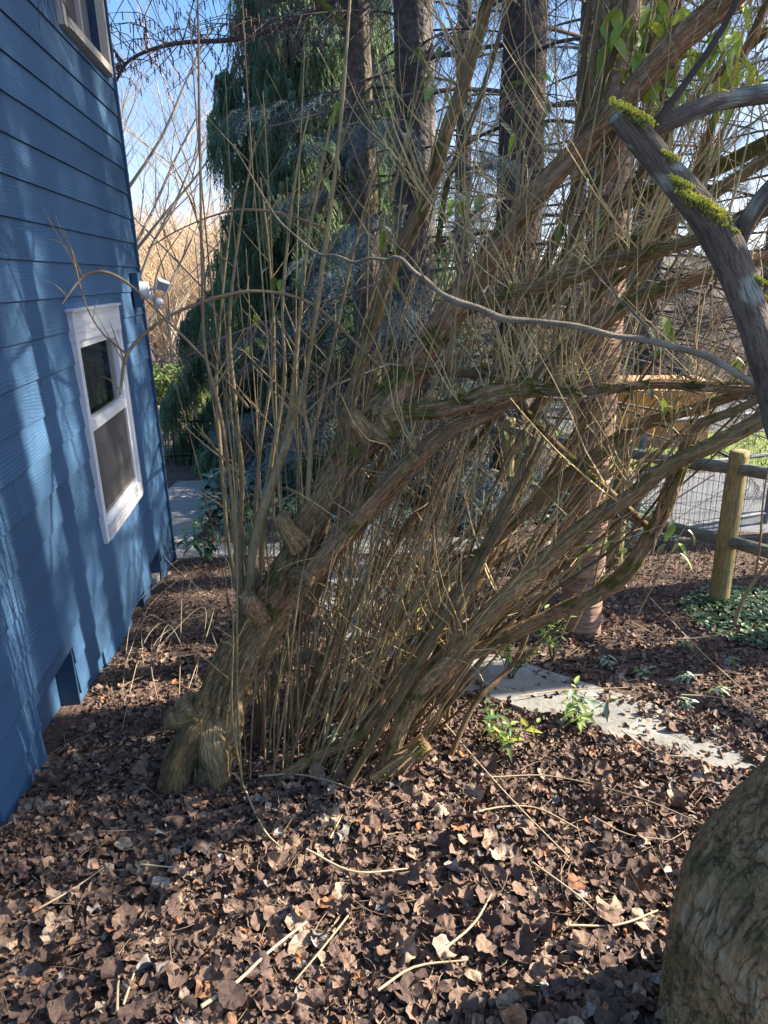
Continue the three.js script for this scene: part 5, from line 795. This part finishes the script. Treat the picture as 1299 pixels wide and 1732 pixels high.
// fallen twigs and dry vines
{
  const rand = rng(31), dry = mat({ color: 0xffffff, vertexColors: true, roughness: 0.85 });
  const says = ['pale bent twig lying before the shaggy trunk base', 'long straw coloured twig lying across the dead leaves', 'short upright straw stalk in the shaded litter', 'short slanting straw stalk beside an upright one', 'thin pale twig lying under the shrub stems', 'long thin twig slanting from the shrub over the litter', 'bowed pale twig right of the shrub base', 'long twig lying across the litter toward the garden tree', 'dark twig reaching from the house wall to the trunk', 'dark twig in the shade before the trunk'];
  TWIGS.forEach((t, i) => {
    const r0 = [0.0045, 0.005, 0.004, 0.0035, 0.004, 0.0032, 0.0036][i] ?? 0.0022 + rand() * 0.0016, stalk = i === 2 || i === 3, c = i === 8 || i === 9 ? [0.10, 0.075, 0.06] : mix3([0.34, 0.25, 0.16], [0.52, 0.42, 0.28], rand());
    const pts = t.map(([x, z], k) => [x, gn(x, z) + 0.034 + (stalk ? 0 : 0.014 * rand()), z, r0 * (1 - 0.5 * k / t.length)]);
    single('fallen_twig', limb(pts, { sides: 7, step: 0.03, relief: 0.15, lump: 0.1, seed: i, tint: () => c }), dry, says[i] ?? 'thin dry twig lying on the leaf litter', 'twig', says[i] ? undefined : 'thin twigs lying on the litter');
  });
  VINES.forEach((t, i) => {
    for (let k = 0; k < 2; k++) { const j = () => (rand() - 0.5) * 0.40; const pts = t.map(([x, z], q) => { const X = Math.max(x + j(), WALL / COS + 0.12 + z * SIN), Z = z + j(); return [X, gn(X, Z) + (q === 0 ? -0.02 : q === t.length - 1 ? 0.03 : 0.06 + rand() * 0.30), Z, 0.0019 - 0.0004 * q]; }); single('dry_vine', limb(pts, { sides: 5, step: 0.04, tint: () => [0.30 + k * 0.04, 0.24 + k * 0.04, 0.17 + k * 0.03] }), dry, 'thin pale dry vine arching over the litter by the house wall', 'vine', 'dry vines between the house and the shrub'); }
  });
  // a slanting bare sapling by the fence post
  const s = thing('bare_sapling', 'thin bare sapling standing before the rail fence post', 'sapling', [1.86, g(1.86, -3.42), -3.42]);
  part('stem', stemGeo([[0, -0.05, 0, 0.012], [0.03, 0.16, 0, 0.012], [0.10, 0.35, 0.02, 0.010], [0.22, 0.58, 0.05, 0.008], [0.40, 0.9, 0.1, 0.005]], 71, 4, 0.2), stemMat, s);
  part('stem', stemGeo([[0.07, 0.27, 0.01, 0.007], [0.075, 0.45, 0.01, 0.006], [0.06, 0.75, 0.0, 0.005], [0.07, 1.1, 0, 0.003]], 72, 3, 0.14), stemMat, s);
}
// ---------- ivy, weeds, young plants, hedge ----------
const ivyLeaf = blade({ rows: 4, outline: t => t < 0.35 ? 0.42 * Math.pow(t / 0.35, 0.5) : 0.42 * (1 - (t - 0.35) / 0.65) + 0.02, bend: 0.18, fold: 0.2 });
function leafMass(name, label, cat, n, seed, place, size, tones, m) {
  const rand = rng(seed), list = [];
  for (let i = 0; i < n; i++) { const p = place(rand); if (!p) continue; list.push({ p, e: [-0.5 + rand() * 1.0, rand() * 6.28, (rand() - 0.5) * 0.9], s: size * (0.6 + 0.8 * rand()), c: mix3(tones[0], tones[1], Math.pow(rand(), 1.4)) }); }
  return instances(name, name.includes('hedge') ? lance[1] : ivyLeaf, m, list, scene, label, cat);
}
const glossy = mat({ color: 0xffffff, roughness: 0.42, side: THREE.DoubleSide }), ivyTone = [[0.035, 0.085, 0.06], [0.09, 0.165, 0.11]];
const mound = (cx, cz, rx, rz, h, seed) => r => { const a = r() * 6.28, q = Math.sqrt(r()), x = cx + Math.cos(a) * rx * q, z = cz + Math.sin(a) * rz * q; if (underHouse(x, z)) return null; return [x, gn(x, z) + 0.02 + h * (1 - q * q) * (0.35 + 0.65 * r()) * (0.6 + 0.6 * fbm(x * 2, seed, z * 2, 2)), z]; };
leafMass('ivy', 'dark ivy mound beyond the cross path by the house corner', 'ivy', 3000, 1, mound(-1.75, -7.0, 1.1, 0.85, 0.36, 1), 0.065, ivyTone, glossy);
leafMass('ivy', 'blue green ivy bank behind the shrub and path', 'ivy', 4200, 2, mound(0.55, -6.9, 1.7, 1.15, 0.30, 2), 0.065, ivyTone, glossy);
leafMass('ivy', 'low green ivy patch round the foot of the fence post', 'ivy', 2300, 3, mound(2.12, -3.55, 0.42, 0.55, 0.05, 3), 0.030, [[0.02, 0.05, 0.02], [0.06, 0.13, 0.04]], glossy);
leafMass('ivy', 'ivy creeping under the rail fence toward the drive', 'ivy', 1300, 4, mound(2.0, -6.2, 0.5, 1.2, 0.10, 4), 0.06, ivyTone, glossy);
leafMass('hedge_leaves', 'sunlit yellow green hedge foliage behind the black fence', 'hedge', 4200, 5, r => { const x = -5.2 + r() * 2.2, k = r(), z = -13.6 + r() * 1.1, top = 0.02 + 0.34 * fbm(x * 2, 1, z * 2, 3) - 0.35 * sstep(-3.6, -3.0, x); return [x, lerp(-1.45, top, Math.pow(k, 0.5)), z]; }, 0.115, [[0.14, 0.22, 0.03], [0.42, 0.46, 0.06]], mat({ color: 0xffffff, roughness: 0.6, transmission: 0.35, thickness: 0, side: THREE.DoubleSide }));
{
  const cutMat = mat({ color: 0xffffff, vertexColors: true, roughness: 1 });
  [[-4.05, -12.0, 0.62], [-3.78, -11.95, 0.52], [-3.55, -12.0, 0.6], [-3.14, -11.95, 0.64], [-3.02, -12.05, 0.56]].forEach(([x, z, h], i) => { const y = g(x, z); single('lopped_trunk', limb([[0, -0.1, 0, 0.045], [0.015 * (i % 3 - 1), h * 0.55, 0, 0.036], [0.02 * (i % 2), h + 0.2, 0, 0.034]], { sides: 14, relief: 0.14, step: 0.04, seed: i, tint: (a, b, c) => mix3([0.22, 0.17, 0.10], [0.40, 0.32, 0.19], clamp(0.5 + fbm(a * 20, b * 8, c * 20, 2), 0, 1)), cut: [0.5, 0.42, 0.28] }), cutMat, 'upright trunk lopped off before the sunlit hedge', 'stump', 'lopped trunks before the hedge', undefined, [x, y, z]); });
}
// plants built leaf by leaf
const slim = [0.18, 0.34, 0.5].map(b => blade({ rows: 6, outline: t => 0.15 * Math.pow(Math.sin(Math.PI * Math.pow(clamp(t, 0, 1), 0.7)), 0.9), bend: b, fold: 0.35 }));
function leafyPlant(name, label, x, z, o) {
  const t = thing(name, label, 'plant', [x, g(x, z), z], 0, o.group), rand = rng(o.seed);
  for (let s = 0; s < o.stems; s++) {
    const a = rand() * 6.28, l = o.h * (0.6 + 0.5 * rand()), dx = Math.cos(a) * o.spread * rand(), dz = Math.sin(a) * o.spread * rand();
    const at = f => [dx * f * (0.5 + 0.5 * f), l * f, dz * f * (0.5 + 0.5 * f)];
    part('stem', limb([0, 0.5, 1].map(f => [...at(f), 0.003 * (1 - 0.6 * f)]), { sides: 5, seg: 5, tint: () => o.stem ?? [0.14, 0.15, 0.05] }), stemMat, t);
    for (let k = 0; k < o.leaves; k++) { const f = 0.35 + 0.65 * (k + 0.6) / o.leaves, b = k * 2.4 + rand(), p = at(f), m = part('leaf', slim[k % 3], o.mats[Math.floor(rand() * o.mats.length)], t); m.position.set(...p); m.rotation.set(-0.35 + rand() * 0.9, b, (rand() - 0.5) * 0.6, 'YXZ'); m.scale.setScalar(o.leaf * (0.7 + 0.6 * rand())); }
  }
  return t;
}
const silver = [[0.20, 0.27, 0.20], [0.27, 0.33, 0.25]].map(c => mat({ color: lin(...c), roughness: 0.7, side: THREE.DoubleSide })), dark = [[0.025, 0.07, 0.03], [0.045, 0.11, 0.04]].map(c => mat({ color: lin(...c), roughness: 0.35, side: THREE.DoubleSide }));
const lime = [leafGreen[1], leafGreen[2], leafGreen[1], leafGreen[0]];
leafyPlant('young_plant', 'green leafy sprout beside the concrete path under the shrub', 0.43, -2.28, { seed: 1, stems: 7, h: 0.22, spread: 0.16, leaves: 7, leaf: 0.055, mats: [...lime, dark[1]] });
leafyPlant('young_plant', 'drooping pale leaved sprout hanging over the path edge', 0.74, -2.42, { seed: 2, stems: 7, h: 0.20, spread: 0.15, leaves: 7, leaf: 0.06, mats: [leafGreen[1], silver[0], leafGreen[0]] });
leafyPlant('young_plant', 'lime green sprout growing across the far end of the path', 0.56, -2.85, { seed: 3, stems: 9, h: 0.34, spread: 0.24, leaves: 8, leaf: 0.048, mats: lime });
leafyPlant('young_plant', 'lime green sprout between the path and ringed conifer trunk', 0.80, -3.05, { seed: 4, stems: 7, h: 0.30, spread: 0.22, leaves: 7, leaf: 0.048, mats: lime });
leafyPlant('young_plant', 'yellow green sprout low behind the shrub stems', 0.15, -3.6, { seed: 5, stems: 8, h: 0.30, spread: 0.3, leaves: 6, leaf: 0.055, mats: lime });
leafyPlant('laurel_seedling', 'dark glossy seedling beside the cross path at the house corner', -1.36, -5.0, { seed: 6, stems: 9, h: 0.42, spread: 0.26, leaves: 7, leaf: 0.11, mats: dark });
leafyPlant('laurel_seedling', 'dark glossy seedling behind the left shrub stems', -1.0, -5.1, { seed: 7, stems: 8, h: 0.45, spread: 0.24, leaves: 7, leaf: 0.10, mats: dark });
leafyPlant('laurel_seedling', 'small glossy seedling right at the house corner', -1.62, -5.75, { seed: 17, stems: 4, h: 0.2, spread: 0.12, leaves: 5, leaf: 0.07, mats: [leafGreen[1], dark[1]] });
[[1.15, -2.84], [1.34, -2.80], [1.42, -2.66], [1.22, -2.55], [1.62, -2.95], [1.05, -2.98], [1.5, -3.15]].forEach(([x, z], i) => leafyPlant('weed_rosette', i < 2 ? ['silver green weed rosette in the litter beyond the path', 'bright silvery weed rosette next to another beyond the path'][i] : 'small green weed sprouting in the litter beyond the path', x, z, { seed: 20 + i, stems: 5, h: 0.05, spread: 0.05, leaves: 4, leaf: 0.045, mats: i % 2 ? silver : [silver[0], leafGreen[0]], group: i < 2 ? undefined : 'small weeds beyond the path' }));
[[-0.24, -2.5], [-0.22, -2.3], [-0.30, -2.75]].forEach(([x, z], i) => leafyPlant('weed_sprig', ['pale silvery weed sprig growing among the shrub stems', 'small pale weed sprig at the foot of the shrub stems', 'green weed sprig deep behind the shrub stems'][i], x, z, { seed: 40 + i, stems: 3, h: [0.34, 0.12, 0.3][i], spread: 0.05, leaves: 7, leaf: 0.04, mats: i === 2 ? dark : silver }));

// ---------- fences, drive side things ----------
const postWood = mat({ color: 0xffffff, vertexColors: true, map: fibre.color, bumpMap: fibre.bump, bumpScale: 0.003, roughness: 0.85 });
{
  const P = [[2.62, -2.25], [1.975, -3.83], [1.63, -4.68], [1.09, -6.02], [0.5, -7.48]], f = thing('rail_fence', 'round wooden post and rail fence along the drive', 'fence', [1.975, g(1.975, -3.83), -3.83]), o = f.position;
  const woodTint = (x, y, z) => { const a = fbm(x * 30, y * 3, z * 30, 3), b = fbm(x * 9 + 4, y * 9, z * 9, 3); return mix3(mix3([0.38, 0.30, 0.12], [0.56, 0.45, 0.21], clamp(0.5 + a, 0, 1)), [0.22, 0.23, 0.12], clamp((b - 0.12) * 3, 0, 0.7)); };
  const greyTint = (x, y, z) => { const a = fbm(x * 12, y * 30, z * 12, 3); return mix3([0.20, 0.22, 0.16], [0.36, 0.36, 0.28], clamp(0.5 + a, 0, 1)); };
  P.forEach(([x, z], i) => { const y = g(x, z); part('post', limb([[x - o.x, y - o.y - 0.2, z - o.z, 0.057], [x - o.x, y - o.y + 0.4, z - o.z, 0.055], [x - o.x + 0.005, y - o.y + 0.93, z - o.z, 0.052]], { sides: 26, step: 0.03, relief: 0.03, ribs: 4, tile: 0.4, tileAround: 0.2, seed: i, tint: woodTint, cut: [0.46, 0.38, 0.24] }), postWood, f); });
  for (let i = 0; i + 1 < P.length; i++) for (const h of [0.40, 0.83]) { const [ax, az] = P[i], [bx, bz] = P[i + 1], r = 0.036; part('rail', limb([[ax - o.x, g(ax, az) + h - o.y, az - o.z, r], [(ax + bx) / 2 - o.x, (g(ax, az) + g(bx, bz)) / 2 + h - 0.01 - o.y, (az + bz) / 2 - o.z, r * 1.03], [bx - o.x, g(bx, bz) + h - o.y, bz - o.z, r]], { sides: 16, step: 0.05, relief: 0.04, tile: 0.4, tileAround: 0.2, seed: 20 + i, tint: greyTint }), postWood, f); }
  const wires = [], A = P[1], B = P[3];
  for (let k = 0; k <= 62; k++) { const t = k / 62, x = lerp(A[0], B[0], t) + 0.07, z = lerp(A[1], B[1], t), y = g(x, z); wires.push(box(0.0022, 0.78, 0.0022, x - o.x, y + 0.45 - o.y, z - o.z)); }
  for (let k = 0; k < 9; k++) wires.push(limb([[A[0] + 0.07 - o.x, g(...A) + 0.08 + k * 0.092 - o.y, A[1] - o.z, 0.0014], [(A[0] + B[0]) / 2 + 0.07 - o.x, g((A[0] + B[0]) / 2, (A[1] + B[1]) / 2) + 0.08 + k * 0.092 - o.y, (A[1] + B[1]) / 2 - o.z, 0.0014], [B[0] + 0.07 - o.x, g(...B) + 0.08 + k * 0.092 - o.y, B[1] - o.z, 0.0014]], { sides: 4, seg: 2 }));
  part('wire_mesh', merged(wires.map(q => { q.deleteAttribute('uv'); return q; })), mat({ color: lin(0.12, 0.13, 0.13), roughness: 0.5, metalness: 0.6 }), f).userData.kind = 'stuff';
}
{
  const metal = mat({ color: lin(0.17, 0.18, 0.20), roughness: 0.7, metalness: 0.3 }), A = [1.95, -5.2], B = [4.6, -6.3], f = thing('pipe_fence', 'grey metal pipe fence with fine mesh at the edge of the drive', 'fence', [A[0], g(...A), A[1]]), o = f.position;
  const at = (t, h) => { const x = lerp(A[0], B[0], t), z = lerp(A[1], B[1], t); return [x - o.x, g(x, z) + h - o.y, z - o.z]; };
  for (const h of [0.10, 0.62, 0.98]) part('pipe', limb([[...at(0, h), 0.017], [...at(0.5, h), 0.017], [...at(1, h), 0.017]], { sides: 12, seg: 6 }), metal, f);
  for (const t of [0, 0.5, 1]) part('post', limb([[...at(t, -0.05), 0.022], [...at(t, 0.5), 0.022], [...at(t, 1.03), 0.022]], { sides: 12, seg: 4 }), metal, f);
  const w = []; for (let k = 0; k <= 90; k++) w.push(limb([[...at(k / 90, 0.1), 0.0012], [...at(k / 90, 0.98), 0.0012]], { sides: 3, seg: 3 })); for (let k = 0; k < 12; k++) w.push(limb([[...at(0, 0.12 + k * 0.075), 0.0012], [...at(0.5, 0.12 + k * 0.075), 0.0012], [...at(1, 0.12 + k * 0.075), 0.0012]], { sides: 3, seg: 3 }));
  part('mesh', merged(w), metal, f).userData.kind = 'stuff';
}
{
  const iron = mat({ color: lin(0.02, 0.02, 0.022), roughness: 0.5, metalness: 0.3 }), f = thing('iron_fence', 'low black metal picket fence before the sunlit hedge', 'fence', [-3.6, g(-3.6, -8.7), -8.7]);
  for (let k = 0; k < 30; k++) part('picket', limb([[k * 0.1, -0.05, 0, 0.008], [k * 0.1, 0.35, 0, 0.008], [k * 0.1, 0.62, 0, 0.007]], { sides: 6, seg: 2 }), iron, f);
  for (const h of [0.12, 0.55]) part('rail', box(3.0, 0.022, 0.014, 1.45, h, 0.012), iron, f);
}
{
  const s = thing('timber_bin', 'orange timber bin with a low lid beyond the lawn', 'bin', [3.75, g(3.75, -9.55) - 0.02, -9.55], -0.12);
  const ora = [0, 1, 2].map(i => mat({ color: lin(0.52 + 0.05 * i, 0.21 + 0.02 * i, 0.075), roughness: 0.8 }));
  part('wall', box(1.06, 0.74, 0.86, 0, 0.37, 0), ora[0], s);
  for (let i = 0; i < 7; i++) part('plank', box(0.15, 0.72, 0.02, -0.465 + i * 0.155, 0.37, 0.442), ora[i % 3], s);
  for (let i = 0; i < 5; i++) part('plank', box(0.02, 0.72, 0.165, -0.542, 0.37, -0.345 + i * 0.172), ora[(i + 1) % 3], s);
  const lid = part('lid', box(1.2, 0.05, 1.0, 0, 0.775, 0, 0.01), mat({ color: lin(0.46, 0.25, 0.13), roughness: 0.9 }), s); lid.rotation.x = 0.06;
}
renderer.render(scene, camera);
